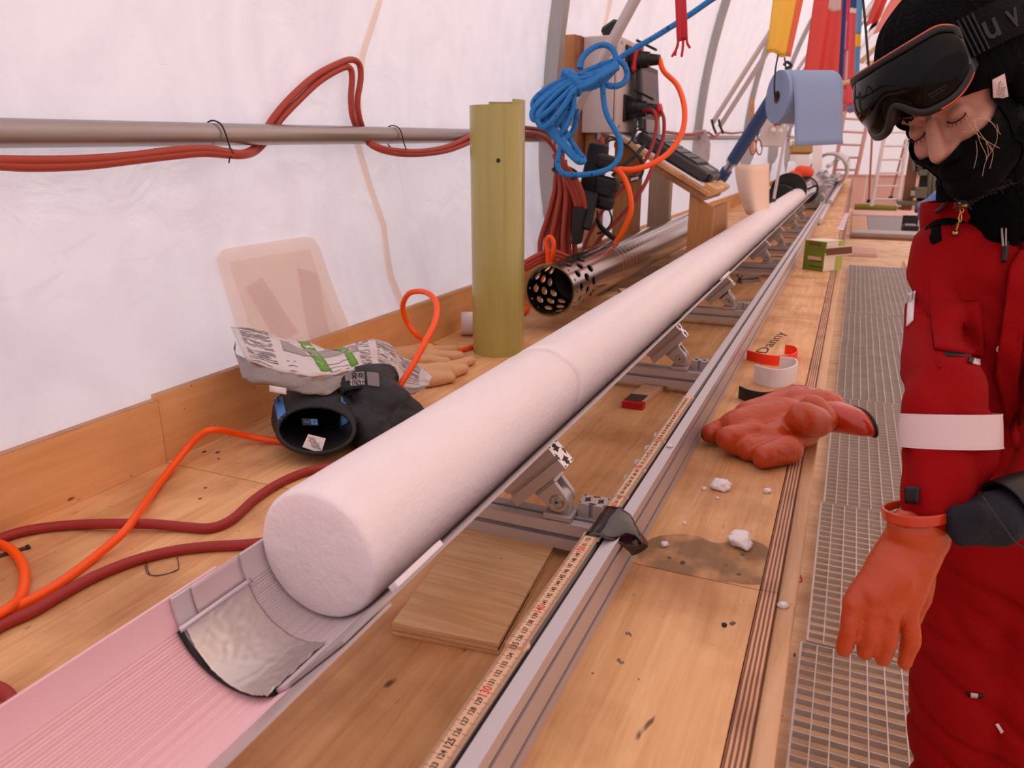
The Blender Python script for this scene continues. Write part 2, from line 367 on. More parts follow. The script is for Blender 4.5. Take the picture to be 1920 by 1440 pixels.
def gable(name, y, m):
    ring = [(-1.27, y, -.85)] + [(arch(rad(180 * k / 40))[0], y, arch(rad(180 * k / 40))[1]) for k in range(41)] + [(8.16, y, -.85)]
    return tag(mesh(name, ring, [tuple(range(len(ring)))], m), kind='structure')
gable('wall_back', 25, m_pinkw); gable('wall_front', -4, m_tent)
FZ = -.79
tag(box('floor', -1.3, 8.2, -4, 25, FZ - .05, FZ, m_floor), kind='structure')
# cloth seams and the repair patch are pieces of the left wall
m_seam = fabric('seam_tape', 'f0dccb', 'ffecdc', .85, .1); m_patch = fabric('patch_cloth', 'f6e6da', 'fff0e4', .92, .2); m_patch2 = fabric('patch_inner', 'faeee6', 'fff8f2', .96, .2); m_patch3 = fabric('patch_tape', 'f6e4e2', 'fbf0f0', .95, .2)
def wx(y, z):
    if z <= .6: x = wallprof(z)
    else: x = TC[0] - TR * cos(math.asin(min(1, (z - TC[1]) / TR)))
    q = cloth((x, z), y, 1.0)
    return x - q + .006
def on_wall(name, outline, m, off=0.0, n=10):
    "a flat piece lying on the cloth; outline: left and right edge points (y, z), top to bottom"
    v, f = [], []; k = 5
    def dense(e): return [p for a, b in zip(e, e[1:]) for p in [(a[0] + (b[0] - a[0]) * t / n, a[1] + (b[1] - a[1]) * t / n) for t in range(n)]] + [e[-1]]
    a, b = dense(outline[0]), dense(outline[1])
    for p, q in zip(a, b):
        for i in range(k):
            y, z = p[0] + (q[0] - p[0]) * i / (k - 1), p[1] + (q[1] - p[1]) * i / (k - 1)
            v.append((wx(y, z) + .004 + off, y, z))
    for r in range(len(a) - 1):
        for i in range(k - 1): f.append((r * k + i, r * k + i + 1, (r + 1) * k + i + 1, (r + 1) * k + i))
    return mesh(name, v, f, m, wl, True)
def yz(u, v, x=-1.352): p = PX(u, v, x); return (p.y, p.z)
wl['kind'] = 'structure'
on_wall('seam_tape', ([yz(697, 0), yz(672, 100), yz(662, 270), yz(706, 425), yz(702, 520), yz(714, 594)], [yz(707, 0), yz(682, 110), yz(676, 272), yz(716, 418), yz(714, 515), yz(727, 588)]), m_seam)
on_wall('seam_tape', ([yz(1122, -20), yz(1112, 60), yz(1106, 110)], [yz(1130, -20), yz(1119, 60), yz(1112, 110)]), m_seam)
on_wall('fabric_patch', ([yz(418, 464), yz(404, 467), yz(391, 487), yz(420, 690)], [yz(560, 443), yz(574, 445), yz(586, 462), yz(614, 628)]), m_patch)
on_wall('patch_inner', ([yz(412, 490), yz(446, 690)], [yz(565, 465), yz(594, 640)]), m_patch2, .003)
on_wall('patch_tape', ([yz(434, 538), yz(480, 640)], [yz(468, 518), yz(520, 618)]), m_patch3, .005)
on_wall('patch_tape', ([yz(535, 500), yz(535, 640)], [yz(572, 510), yz(570, 640)]), m_patch3, .005)
# ------------------------------------------------------------------ setting: gratings to walk on
GZ = -.75; m_grat = mat('grating_steel', 'd0cac6', .45, .25, var=.4, vscale=10, h2='8d8580')
bar0 = box('bearing_bar', 0, 1.0, -.0013, .0013, GZ - .018, GZ, m_grat); rod0 = None
PITCH = .043
def grating(i, x0, y0, y1, parts=True, dz=0.0):
    n = int(round((y1 - y0 - .006) / PITCH)); L = y1 - y0 - .006; nx = 23
    g = thing('floor_grating', GL[i], 'grating', (x0 + .5, y0 + L / 2, GZ + dz - .032), None)
    if parts:
        for k in range(n + 1):
            o = bar0.copy() if not (i == 0 and k == 0) else bar0
            if o is not bar0: COL.objects.link(o)
            o.location = (x0, y0 + L * k / n, dz); o.parent = g; o.matrix_parent_inverse = M.Translation(-V(g.location))
        me = None
        for k in range(nx + 1):
            x = x0 + 1.0 * k / nx; wd = .0017 if k not in (0, nx) else .003
            dp = .006 if k not in (0, nx) else .018
            if k in (0, nx) or me is None:
                o = box('cross_rod' if k not in (0, nx) else 'end_bar', -wd, wd, -.001, L + .001, GZ - dp, GZ + .0004, m_grat, g); me = o.data if k not in (0, nx) else None
            else:
                o = bpy.data.objects.new('cross_rod', me); COL.objects.link(o); o.parent = g; o.matrix_parent_inverse = M.Translation(-V(g.location))
            o.location = (x, y0, dz)
    else:
        b = Bag()
        for k in range(n + 1): b.box(x0, x0 + 1, y0 + L * k / n - .0015, y0 + L * k / n + .0015, GZ + dz - .03, GZ + dz)
        for k in range(nx + 1): b.box(x0 + k / nx - .0022, x0 + k / nx + .0022, y0, y0 + L, GZ + dz - .007, GZ + dz + .0005)
        tag(b.done('bar_mesh', m_grat, g), kind='stuff')
    return g
GL = ['galvanised steel grating at the feet, lying nearest in the walkway', 'steel grating panel under the hanging orange gloved hand', 'steel grating panel beside the orange glove on the bench',
      'darker steel grating panel past the cut rings, behind the arm', 'steel grating panel in the middle of the walkway', 'distant steel grating panel beside the brown bench side', 'farthest steel grating panel before the low pit frames']
grating(0, .02, .95, 2.06); grating(1, .035, 2.07, 3.06); grating(2, .045, 3.07, 4.56); grating(3, .055, 4.57, 6.02, False)
grating(4, .06, 6.03, 7.2, False, -.006); grating(5, .065, 7.21, 8.8, False, .004); grating(6, .07, 8.81, 10.4, False)
# ------------------------------------------------------------------ the long bench
bench = thing('workbench', 'long plywood workbench along the tent wall, carrying the ice core', 'workbench', (-.62, 6, FZ))
joints = [-.6, 1.03, 3.05, 5.1, 7.6, 10.1, 12.6, 15.1, 17.6, 20.1]
for a, b in zip(joints, joints[1:]):
    box('bench_panel', -1.262, -.0555, a + .0012, b - .0012, -.018, 0, m_ply, bench, .0008)
    box('edge_strip', -.054, -.030, a + .0008, b - .0008, -.10, .0012 if b < 6 else 0, m_edge, bench, .0012)
    if b < 6: box('facing_board', -.0295, -.004, a, b - .001, -.14, -.012, m_pale, bench, .002)
    else: box('facing_board', -.0295, -.010, a, b - .001, -.18, -.006, m_brownside, bench, .002)
for y in (5.13, 7.6, 10.1, 15.1):
    box('leg', -.13, -.06, y, y + .07, FZ, -.03, m_brownside, bench, .003)
    box('leg', -1.22, -1.13, y, y + .07, FZ, -.03, m_brownside, bench, .003)
for y in (.2, 2.6): box('leg', -.17, -.08, y, y + .08, FZ, -.03, m_pale, bench, .003); box('leg', -1.22, -1.13, y, y + .08, FZ, -.03, m_pale, bench, .003)
bj = [-.6, 1.032, 3.3, 5.7, 8.1, 10.5, 13, 15.5, 18, 20]
for i, (a, b) in enumerate(zip(bj, bj[1:])):
    h = .136 if i == 0 else .143
    x = -1.236 + (.004 if i == 0 else 0)
    o = box('back_board', x - .019, x, a + .002, b - .002, 0, h, m_batt, bench, .0006)
    box('board_edge', x - .0188, x - .0002, a + .0025, b - .0025, h, h + .0006, bands('ply_edge_batten', 'e0b48c', '8d5f45', 'X', .0048, .5) if i == 0 else bpy.data.materials['ply_edge_batten'], o)
for (u, v) in ((1357, 1170), (1375, 1168), (1385, 1077), (1393, 1040), (1255, 1046), (385, 915), (375, 935), (410, 860), (1372, 1170)):
    p = PZ(u, v); tube('screw', [p + V((0, 0, -.003)), p + V((0, 0, .0004))], .0034, m_darkalu, bench, 10, sm=0)
for (u, v) in ((1358, 1172), (1280, 1055), (383, 847), (408, 848), (640, 1220)):
    p = PZ(u, v); b = Bag(); b.add(*ball(p, (.004, .0065, .0006), 8, 4)); b.done('nail_hole', m_ink, bench)
def stain(px, h, dens, th=.45):
    m = bpy.data.materials.new('stain'); m.use_nodes = True; nt = m.node_tree; b = nt.nodes['Principled BSDF']; b.inputs['Base Color'].default_value = lin(h); b.inputs['Roughness'].default_value = .7
    tc = nt.nodes.new('ShaderNodeTexCoord'); n = nt.nodes.new('ShaderNodeTexNoise'); n.inputs['Scale'].default_value = 16; n.inputs['Detail'].default_value = 6; r = nt.nodes.new('ShaderNodeMapRange'); r.inputs[1].default_value = th - .12; r.inputs[2].default_value = th + .12; r.inputs[4].default_value = dens
    nt.links.new(tc.outputs['Object'], n.inputs[0]); nt.links.new(n.outputs[0], r.inputs[0]); nt.links.new(r.outputs[0], b.inputs['Alpha'])
    q = smooth_path([PZ(u, v, .0006) for u, v in px], 5, True); mesh('water_stain', q, [tuple(range(len(q)))], m, bench)
stain([(1198, 1030), (1235, 1005), (1300, 1003), (1345, 1018), (1400, 1010), (1442, 1030), (1436, 1070), (1425, 1096), (1330, 1086), (1240, 1068), (1205, 1058)], '7a6248', .5, .42)
rs = thing('red_string', 'short bent red string lying on the floor board beside the grating', 'string', tuple(PZ(1492, 1075, FZ)))
tube('string', [PZ(u, v, FZ + .003) for u, v in ((1484, 1066), (1494, 1068), (1501, 1080), (1503, 1090), (1490, 1092), (1482, 1094))], .0022, mat('string_red', 'c82a20', .7), rs, 6)
# marker writing on the bench top
p = PZ(1447, 642); text('handwriting', 'Danny', .05, M.Translation(p + V((0, 0, .0006))) @ M.Rotation(rad(84), 4, 'Z') @ M.Scale(2.6, 4, (1, 0, 0)), m_ink, bench)
for i, (u, v, s) in enumerate(((1180, 1190, 9), (1160, 1238, 'g'), (1110, 1262, '-'))):
    p = PZ(u, v); text('handwriting', str(s), .016, M.Translation(p + V((0, 0, .0005))) @ M.Rotation(rad(60), 4, 'Z'), m_darkalu, bench)
# ------------------------------------------------------------------ ice core in its tray
CX, CZ, CR = -.486, .195, .0778
m_ice = mat('ice', 'f2e8e9', .42, var=.5, vscale=26, vstretch=(1, .5, 1), h2='ecdede', bump=.2, bscale=130, sss=.25, coat=.15)
m_tray = mat('tray_plastic', 'ecc2c8', .3, coat=.4)
m_tray2 = mat('tray_plastic_clear', 'e2d6da', .3, coat=.4, trans=.25, ior=1.3)
m_lip = mat('tray_lip', 'f4e6e6', .3, trans=.55, ior=1.3)
m_foil = mat('foil', 'cfc8c2', .32, .75, bump=.05, bscale=60)
def core(name, y0, y1, label, cut0, cut1, ny):
    n = 72; v, f = [], []; c0 = V((CX, 0, CZ))
    ys = [0, .0015, .004, .008, .014] + [.03 + (y1 - y0 - .06) * k / ny for k in range(ny + 1)] + [y1 - y0 - .008, y1 - y0 - .003, y1 - y0]
    L = y1 - y0
    for y in ys:
        e0 = min(y, L - y); r = CR - (.007 * (1 - sqrt(max(0, 1 - (1 - min(e0 / .014, 1)) ** 2))) if e0 < .014 else 0)
        for j in range(n):
            a = 2 * pi * j / n; k = noise.noise(V((cos(a) * 3, (y0 + y) * 9, sin(a) * 3))) * .0008
            dy = 0
            if y < .1: dy = cut0(a) * max(0, 1 - y / .1)
            if L - y < .1: dy += cut1(a) * max(0, 1 - (L - y) / .1)
            v.append((CX + cos(a) * (r + k), y0 + y + dy, CZ + sin(a) * (r + k)))
    m_ = len(ys)
    for i in range(m_ - 1):
        for j in range(n): f.append((i * n + j, i * n + (j + 1) % n, (i + 1) * n + (j + 1) % n, (i + 1) * n + j))
    for base, yy, cutf, flip in ((0, y0, cut0, True), ((m_ - 1) * n, y1, cut1, False)):
        prev = list(range(base, base + n))
        for q in (.75, .45, .2):
            st = len(v)
            for j in range(n):
                a = 2 * pi * j / n; rr = q * (CR - .007)
                v.append((CX + cos(a) * rr, yy + cutf(a) * q + noise.noise(V((cos(a) * q * 4, yy, sin(a) * q * 4))) * .0015, CZ + sin(a) * rr))
            cur = list(range(st, st + n))
            for j in range(n):
                t = (prev[j], prev[(j + 1) % n], cur[(j + 1) % n], cur[j]); f.append(tuple(reversed(t)) if flip else t)
            prev = cur
        f.append(tuple(reversed(prev)) if not flip else tuple(prev)) if False else f.append(tuple(prev) if not flip else tuple(reversed(prev)))
    o = mesh(name, v, f, m_ice, None, True)
    bm = bmesh.new(); bm.from_mesh(o.data); bmesh.ops.recalc_face_normals(bm, faces=bm.faces); bm.to_mesh(o.data); bm.free()
    return tag(o, label, 'ice core', None)
core('ice_core', .578, 1.232, 'short frosted ice core piece with its rounded cut face towards the foil', lambda a: .0, lambda a: .012 * sin(a + .6) + .004 * sin(5 * a), 26)
core('ice_core', 1.2345, 8.5, 'very long white ice core piece behind the break, running to the far end', lambda a: .012 * sin(a + .6) + .004 * sin(5 * a), lambda a: 0, 60)
def trough(parent, y0, y1, ri, th, m_wall, m_floor_, lip0=-.045, tip=.088, a0=181, amax=-45, name='tray', flute=.0007):
    "cross section: left wall, fluted floor, straight right flange"
    def pts(r, rip, degs): return [(CX + cos(rad(a)) * (r + (rip * sin(a * 2.6) if rip else 0)), CZ + sin(rad(a)) * (r + (rip * sin(a * 2.6) if rip else 0))) for a in degs]
    def strip(nm, inner, outer, m):
        poly = inner + outer[::-1]
        v = [(x, y0, z) for x, z in poly] + [(x, y1, z) for x, z in poly]; n = len(poly); k = len(inner)
        f = [(i, (i + 1) % n, n + (i + 1) % n, n + i) for i in range(n)]
        f += [(i, i + 1, n - 2 - i, n - 1 - i) for i in range(k - 1)] + [(n + i + 1, n + i, n + n - 1 - i, n + n - 2 - i) for i in range(k - 1)]
        o = mesh(nm, v, f, m, parent)
        bm = bmesh.new(); bm.from_mesh(o.data); bmesh.ops.recalc_face_normals(bm, faces=bm.faces); bm.to_mesh(o.data); bm.free(); return o
    da = [a0 + (205 - a0) * k / 8 for k in range(9)]
    strip('left_wall', pts(ri, 0, da), pts(ri + th, 0, da), m_wall)
    db = [205 + (360 + amax - 205) * k / 150 for k in range(151)]
    strip('fluted_floor', pts(ri, flute, db), pts(ri + th, 0, db), m_floor_)
    q = V((CX + ri * .7071, CZ - ri * .7071)); t = V((.7071, .7071)); nn = V((.7071, -.7071))
    inn = [q + t * s for s in (0, .03, .06, tip)]; out = [p + nn * th for p in inn]
    strip('right_flange', [tuple(p) for p in inn], [tuple(p) for p in out], m_lip)
tr = thing('core_tray', 'front trough of pale pink fluted plastic, empty, reaching the lower edge', 'tray', (CX, 0, CZ - .09))
trough(tr, -.35, .52, .0845, .003, m_tray, m_tray, tip=.102)
tr2 = thing('core_tray', 'long clear fluted trough that cradles both ice core pieces', 'tray', (CX, 3, CZ - .09))
trough(tr2, .456, 9.6, .0796, .0035, m_tray2, m_tray2, tip=.094)
t = V((.7071, 0, .7071)); nn = V((.7071, 0, -.7071)); lipc = V((CX, 0, CZ)) + nn * .0796
for a, b in ((.548, .64), (2.6, 2.75)):
    c0 = lipc + t * .094 - nn * .0012
    bb = Bag(); bb.box(-.010, .0012, a, b, -.0012, .0050, frame(c0, t, (0, 1, 0), -nn) @ M.Identity(4)); bb.done('lip_tape', m_white, tr2)
for y in (2.02, 2.68, 3.9, 4.6, 6.1): bb = Bag(); bb.box(-.05, -.02, -.02, .02, -.001, .0025, frame(lipc + t * .09 + V((0, y, 0)), t, (0, 1, 0), -nn)); bb.done('black_pad', m_black, tr2)
# black strip drawn under the front edge of the long trough
bb = Bag()
bb.add(*sweep([(CX + cos(rad(a)) * .0815, .4545, CZ + sin(rad(a)) * .0815) for a in range(205, 303, 4)], .0032, 6)); bb.done('black_edge_strip', m_black, tr2)
# foil sheet taped over the joint
def sheet(name, grid, th, m, parent=None, smooth=True):
    "grid: rows of points; closed thin sheet of thickness th"
    R_, C_ = len(grid), len(grid[0]); n = R_ * C_
    base = mesh('t', [p for r in grid for p in r], [(r * C_ + c, r * C_ + c + 1, (r + 1) * C_ + c + 1, (r + 1) * C_ + c) for r in range(R_ - 1) for c in range(C_ - 1)])
    nr = [x.normal.copy() for x in base.data.vertices]; pts = [x.co.copy() for x in base.data.vertices]; d = base.data; bpy.data.objects.remove(base); bpy.data.meshes.remove(d)
    v = [p + k * th / 2 for p, k in zip(pts, nr)] + [p - k * th / 2 for p, k in zip(pts, nr)]
    f = []
    for r in range(R_ - 1):
        for c in range(C_ - 1):
            a, b, e, g = r * C_ + c, r * C_ + c + 1, (r + 1) * C_ + c + 1, (r + 1) * C_ + c
            f += [(a, b, e, g), (n + g, n + e, n + b, n + a)]
    rim = [(0, c) for c in range(C_)] + [(r, C_ - 1) for r in range(1, R_)] + [(R_ - 1, c) for c in range(C_ - 2, -1, -1)] + [(r, 0) for r in range(R_ - 2, 0, -1)]
    ids = [r * C_ + c for r, c in rim]
    for a, b in zip(ids, ids[1:] + ids[:1]): f.append((b, a, n + a, n + b))
    return mesh(name, v, f, m, parent, smooth)
ft = thing('foil_sheet', 'crinkled silver foil sheet taped across the trough before the ice core', 'foil', (CX, .5, CZ - .07))
g = []
for i in range(41):
    y = .452 + .088 * i / 40; row = []
    for k in range(61):
        a = 203 + (303 - 203) * k / 60; r = .0772
        amp = .0004 + .0026 * max(0, (k - 46) / 14) * (1 - i / 60)
        r -= amp * noise.noise(V((a * .28 + y * 60, y * 90 - a * .1, 1))) + .0007 * abs(noise.noise(V((a * .12 + 5, y * 55, 4))))
        x, z = CX + cos(rad(a)) * r, CZ + sin(rad(a)) * r
        row.append((x, y + .0012 * noise.noise(V((a * .3, 2, 2))) + (.036 * (k / 60 - .5) * -1 if True else 0) * .4, z))
    g.append(row)
sheet('sheet', g, .0004, m_foil, ft)
g = [[(CX + cos(rad(a)) * .0772, .478 + .068 * i / 8 + .0006 * noise.noise(V((a, i, 0))), CZ + sin(rad(a)) * .0772) for a in (178, 183, 188, 193, 198, 203.5)] for i in range(9)]
sheet('side_tape', g, .0004, mat('clear_tape', 'd8c3c6', .2, .25), ft)
ft2 = [[(CX + cos(rad(a)) * (.0755 + .002 * sin(a * .3)), .45 + .10 * i / 12, CZ + sin(rad(a)) * .0755) for a in (201, 203, 205)] for i in range(13)]
sheet('fold', ft2, .0012, mat('tape_fold', 'd2c8d2', .2, .4), ft)
# ------------------------------------------------------------------ aluminium profiles
def slot_outline(W, H, xs, ys, m=.008, d=.010):
    def groove(c, s):      # points along an edge, local (along, into)
        return [(c - m / 2, 0), (c - m / 2, .003), (c - m * .95, .003), (c - m * .95, .006), (c - m * .5, d), (c + m * .5, d), (c + m * .95, .006), (c + m * .95, .003), (c + m / 2, .003), (c + m / 2, 0)]
    out = [(-W / 2, -H / 2)]
    for c in sorted(xs): out += [(a, -H / 2 + b) for a, b in groove(c, 1)]
    out.append((W / 2, -H / 2))
    for c in sorted(ys): out += [(W / 2 - b, a) for a, b in groove(c, 1)]
    out.append((W / 2, H / 2))
    for c in sorted(xs, reverse=True): out += [(a, H / 2 - b) for a, b in reversed(groove(c, 1))]
    out.append((-W / 2, H / 2))
    for c in sorted(ys, reverse=True): out += [(-W / 2 + b, a) for a, b in reversed(groove(c, 1))]
    return out
def profile(name, m4, W, H, L, xs, ys, m, parent, mouth=.008, d=.010):
    v, f = extrude(slot_outline(W, H, xs, ys, mouth, d), L, m4); return mesh(name, v, f, m, parent)
def hollows(name, m4, W, H, n, parent, L=.0004):
    "dark chambers shown on a sawn end"
    b = Bag(); step = H / n
    for k in range(n):
        c = -H / 2 + step * (k + .5)
        b.add(*extrude([(.30 * W * cos(a) * (1 if i % 2 else .55), c + .30 * step * sin(a) * (1 if i % 2 else .55)) for i, a in enumerate([2 * pi * j / 8 + pi / 8 for j in range(8)])], L, m4))
        for sx in (-1, 1):
            for sy in (-1, 1):
                x, y = sx * W * .38, c + sy * step * .40
                b.add(*extrude([(x - W * .07, y - step * .05), (x + W * .07, y - step * .05), (x + W * .07, y + step * .05), (x - W * .07, y + step * .05)], L, m4))
    return b.done(name, m_dark, parent)
RY = M(((1, 0, 0, 0), (0, 0, 1, 0), (0, 1, 0, 0), (0, 0, 0, 1)))      # local z runs along world y, local y is up
rail = thing('aluminium_rail', 'long silver slotted aluminium rail on the bench, carrying the ruler', 'rail', (-.2675, 3, 0))
profile('profile', M.Translation((-.2675, -.4, .045)) @ RY, .045, .09, 9.2, [0], [-.0225, .0225], m_alu, rail)
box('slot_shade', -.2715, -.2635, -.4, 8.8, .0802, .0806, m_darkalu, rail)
for (u, v) in ((1171, 896), (1191, 867), (1210, 841), (1227, 817)):
    p = PX(u, v, -.2955); tube('bolt_head', [p, p + V((.008, 0, 0))], .0065, m_zinc, rail, 6, sm=0)
rail2 = thing('aluminium_rail', 'short bright rail lying parallel behind the end of the long one', 'rail', (-.23, 9.5, 0))
profile('profile', M.Translation((-.235, 7.2, .03)) @ RY, .04, .05, 5.0, [0], [0], m_alu2, rail2); profile('lower_profile', M.Translation((-.29, 8.9, .045)) @ RY, .045, .09, 4.5, [0], [-.0225, .0225], m_alu, rail2)
# ------------------------------------------------------------------ tray supports
def support(y, label, i):
    s = thing('tray_support', label, 'support', (-.36, y, .018), 'tilting supports under the tray')
    cbm = M.Translation((-.72, y, .0405)) @ M(((0, 0, 1, 0), (1, 0, 0, 0), (0, 1, 0, 0), (0, 0, 0, 1)))
    profile('crossbar', cbm, .045, .045, .4293, [0], [0], m_alu, s)
    # block on the tangent under the trough
    c = V((CX, y - .001, CZ)) + nn * (.0833 + .021) + t * .068
    bmx = frame(c, (0, 1, 0), -nn, -t); Lb = .112
    profile('support_block', bmx, .038, .042, Lb, [0], [0], m_hinge, s, .007, .007)
    hollows('block_end', frame(c + t * .0002, (0, 1, 0), -nn, t), .038, .042, 2, s)
    rim = [(a, b) for a, b in slot_outline(.0384, .0424, [0], [0], .007, .007)]
    v, f = extrude(rim, .0006, frame(c - t * .0005, (0, 1, 0), -nn, t)); mesh('sawn_rim', v, f, m_alu2, s)
    # hinge
    pv = V((-.3625, y, .096)); bot = V((CX, y, CZ)) + nn * (.0833 + .042)
    for s1 in (-1, 1):
        y0 = y + s1 * .0145 - .004
        up = [(pv + nn * .018 * cos(a) + t * .018 * sin(a)) for a in [(-90 + 180 * k / 10) * pi / 180 for k in range(11)]]
        off = (pv - bot).dot(nn)
        up += [pv - nn * (off - .001) + t * .020, pv - nn * (off - .001) - t * .022]
        v = [(p.x, y0, p.z) for p in up] + [(p.x, y0 + .008, p.z) for p in up]; n = len(up)
        bm = bmesh.new(); q = [bm.verts.new(x) for x in v]
        for ff in [tuple(reversed(range(n))), tuple(range(n, 2 * n))] + [(k, (k + 1) % n, n + (k + 1) % n, n + k) for k in range(n)]: bm.faces.new([q[k] for k in ff])
        bmesh.ops.recalc_face_normals(bm, faces=bm.faces); bmesh.ops.bevel(bm, geom=list(bm.edges), offset=.0012, segments=1, affect='EDGES')
        bmo('hinge_cheek', bm, m_hinge, s)
    pl = pv - nn * ((pv - bot).dot(nn) - .004); obox('hinge_plate', frame(pl, t, (0, 1, 0)), (.044, .037, .007), m_hinge, s, .0012)
    box('hinge_base', -.3855, -.339, y - .020, y + .020, .0634, .0735, m_hinge, s, .0015)
    lug = [(pv.x + .0155 * cos(a), pv.z + .0155 * sin(a)) for a in [k * pi / 10 for k in range(11)]] + [(pv.x - .017, .073), (pv.x + .020, .073)]
    prism('hinge_lug', lug, .020, M.Translation((0, y - .010, 0)) @ RY, m_hinge, s, .001)
    fy = y - .0186
    tube('pivot_disc', [(pv.x, fy - .0012, pv.z), (pv.x, fy + .002, pv.z)], .0125, m_hinge, s, 24, sm=0)
    tube('pivot_ring', [(pv.x + .0108 * cos(a), fy - .0012, pv.z + .0108 * sin(a)) for a in [2 * pi * k / 24 for k in range(24)]], .0011, m_gold, s, 6, True, 0)
    tube('bolt', [(pv.x, fy - .0035, pv.z), (pv.x, fy, pv.z)], .0062, m_zinc, s, 18, sm=0); tube('socket', [(pv.x, fy - .0038, pv.z), (pv.x, fy - .003, pv.z)], .0026, m_dark, s, 6, sm=0)
    bk = profile('corner_block', M.Translation((-.3155, y + .026, .0632)), .043, .036, .024, [0], [], m_hinge, s, .007, .008)
    hollows('corner_block_end', M.Translation((-.3155, y + .026, .0873)) @ M.Rotation(pi / 2, 4, 'Z'), .036, .043, 2, s)
SL = ['tray support with hinge nearest the black tape, standing on the plank', 'second tray support, over the folded red-ended ruler', 'third tray support, behind the cut rings', 'fourth tray support, level with the box column',
      'fifth tray support, level with the green tea box', 'sixth tray support along the rail, small with distance', 'seventh tray support, just before the core end', 'farthest tray support, under the clear cylinder']
for i, y in enumerate((1.0175, 1.937, 2.806, 4.09, 4.905, 6.04, 6.97, 9.18)): support(y, SL[i], i)
oc = thing('profile_offcut', 'short dark offcut of slotted profile lying behind the third support', 'offcut', tuple(PZ(1388, 530)))
p = PZ(1386, 531); profile('piece', M.Translation(p + V((0, 0, .0201))) @ M.Rotation(rad(-40), 4, 'Z') @ RY, .04, .04, .12, [0], [0], m_hinge, oc); hollows('end_hollow', M.Translation(p + V((0, 0, .0201))) @ M.Rotation(rad(-40), 4, 'Z') @ RY @ M.Translation((0, 0, -.0004)), .04, .04, 1, oc)
# ------------------------------------------------------------------ plank under the first support, folding rules, tape
pk = thing('plank', 'rough plywood plank lying under the first tray support', 'plank', (-.43, .9, 0))
A, B_, C_, D_ = V((-.492, .722, 0)), V((-.343, .740, 0)), V((-.374, 1.07, 0)), V((-.535, 1.05, 0))
for k, (z0, z1, m_) in enumerate(((0, .005, m_rough), (.0054, .0112, m_rough), (.0116, .0178, m_rough))):
    q = [A, B_, C_, D_]; c = sum(q, V()) / 4; e = (1, .994, 1)[k]; jit = [V((random.uniform(-.0012, .0012), random.uniform(-.0015, .0015), 0)) for _ in q]
    q = [c + (x - c) * e + j for x, j in zip(q, jit)]
    prism('ply_layer', [(x.x, x.y) for x in q], z1 - z0, M.Translation((0, 0, z0)), m_, pk, .0008)
q = [c + (x - c) * .985 for x in (A, B_, C_, D_)]; prism('glue_core', [(x.x, x.y) for x in q], .0172, M.Translation((0, 0, .0003)), mat('ply_core', '5b3a25', .8), pk)
ru = thing('folding_ruler', 'opened wooden folding ruler with black and red numerals lying on the rail', 'ruler', (-.279, .8, .09))
def RYn(n): return .570 + (n - 130) * .0152
segs = [(108, 136.3, 0, 0), (135.0, 153.8, 1, -.0012), (152.6, 163.2, 0, .0), (162.4, 170.3, 1, .0008), (169.4, 180.5, 0, .0), (179.6, 198.5, 1, .001)]
RX0, RX1 = -.2910, -.2682
for a, b, lv, dx in segs:
    z0 = .0905 + lv * .0027; o = [(RX0 + dx, RYn(a))]
    y1_ = RYn(b); o = [(RX0 + dx, RYn(a)), (RX1 + dx, RYn(a)), (RX1 + dx, y1_ - .016), (RX1 + dx + .0022, y1_ - .010), (RX1 + dx - .002, y1_ - .001), (RX1 + dx - .006, y1_), (RX0 + dx + .006, y1_), (RX0 + dx, y1_ - .008)]
    prism('slat', o, .0026, M.Translation((0, 0, z0)), m_rule, ru)
def lev(n):
    k = [s for s in segs if s[0] <= n <= s[1]]; return max(.0905 + s[2] * .0027 + .0026 for s in k), [s for s in k][-1][3]
bk_, br_, tk = Bag(), Bag(), Bag(); ROT = M(((0, -1, 0, 0), (1, 0, 0, 0), (0, 0, 1, 0), (0, 0, 0, 1)))
for n in range(118, 198):
    if 153 <= n <= 159: continue
    z, dx = lev(n); ten = n % 10 == 0
    v, f = text_mesh(str(n), .0142 if ten else (.0108 if n % 5 == 0 else .0088), M.Translation(((RX0 + RX1) / 2 + dx, RYn(n), z + .00025)) @ ROT @ M.Scale(.82 if ten else .9, 4, (1, 0, 0)), bold=.0002)
    (br_ if ten else bk_).add(v, f)
for k in range(1180, 1980):
    if 1535 <= k <= 1590: continue
    n = k / 10; z, dx = lev(n); y = RYn(n); wd = .0002 if k % 10 else .0003; Lk_ = .0062 if k % 10 == 0 else (.005 if k % 5 == 0 else .0038)
    for x0, x1 in ((RX0 + dx + .0001, RX0 + dx + Lk_), (RX1 + dx - Lk_, RX1 + dx - .0001)):
        tk.add([(x0, y - wd, z + .0002), (x1, y - wd, z + .0002), (x1, y + wd, z + .0002), (x0, y + wd, z + .0002)], [(0, 1, 2, 3)])
tag(bk_.done('black_numerals', m_ink, ru), kind='stuff'); tag(br_.done('red_numerals', m_redink, ru), kind='stuff'); tag(tk.done('tick_marks', m_ink, ru), kind='stuff')
tp = thing('black_tape', 'piece of shiny black tape holding the ruler to the rail', 'tape', (-.27, .84, .09))
prof = [(-.2935, .030), (-.2945, .060), (-.2930, .088), (-.2880, .0975), (-.2790, .0985), (-.2700, .0990), (-.2655, .1005), (-.2610, .0965), (-.2480, .0935), (-.2410, .0860), (-.2280, .0700)]
g = []
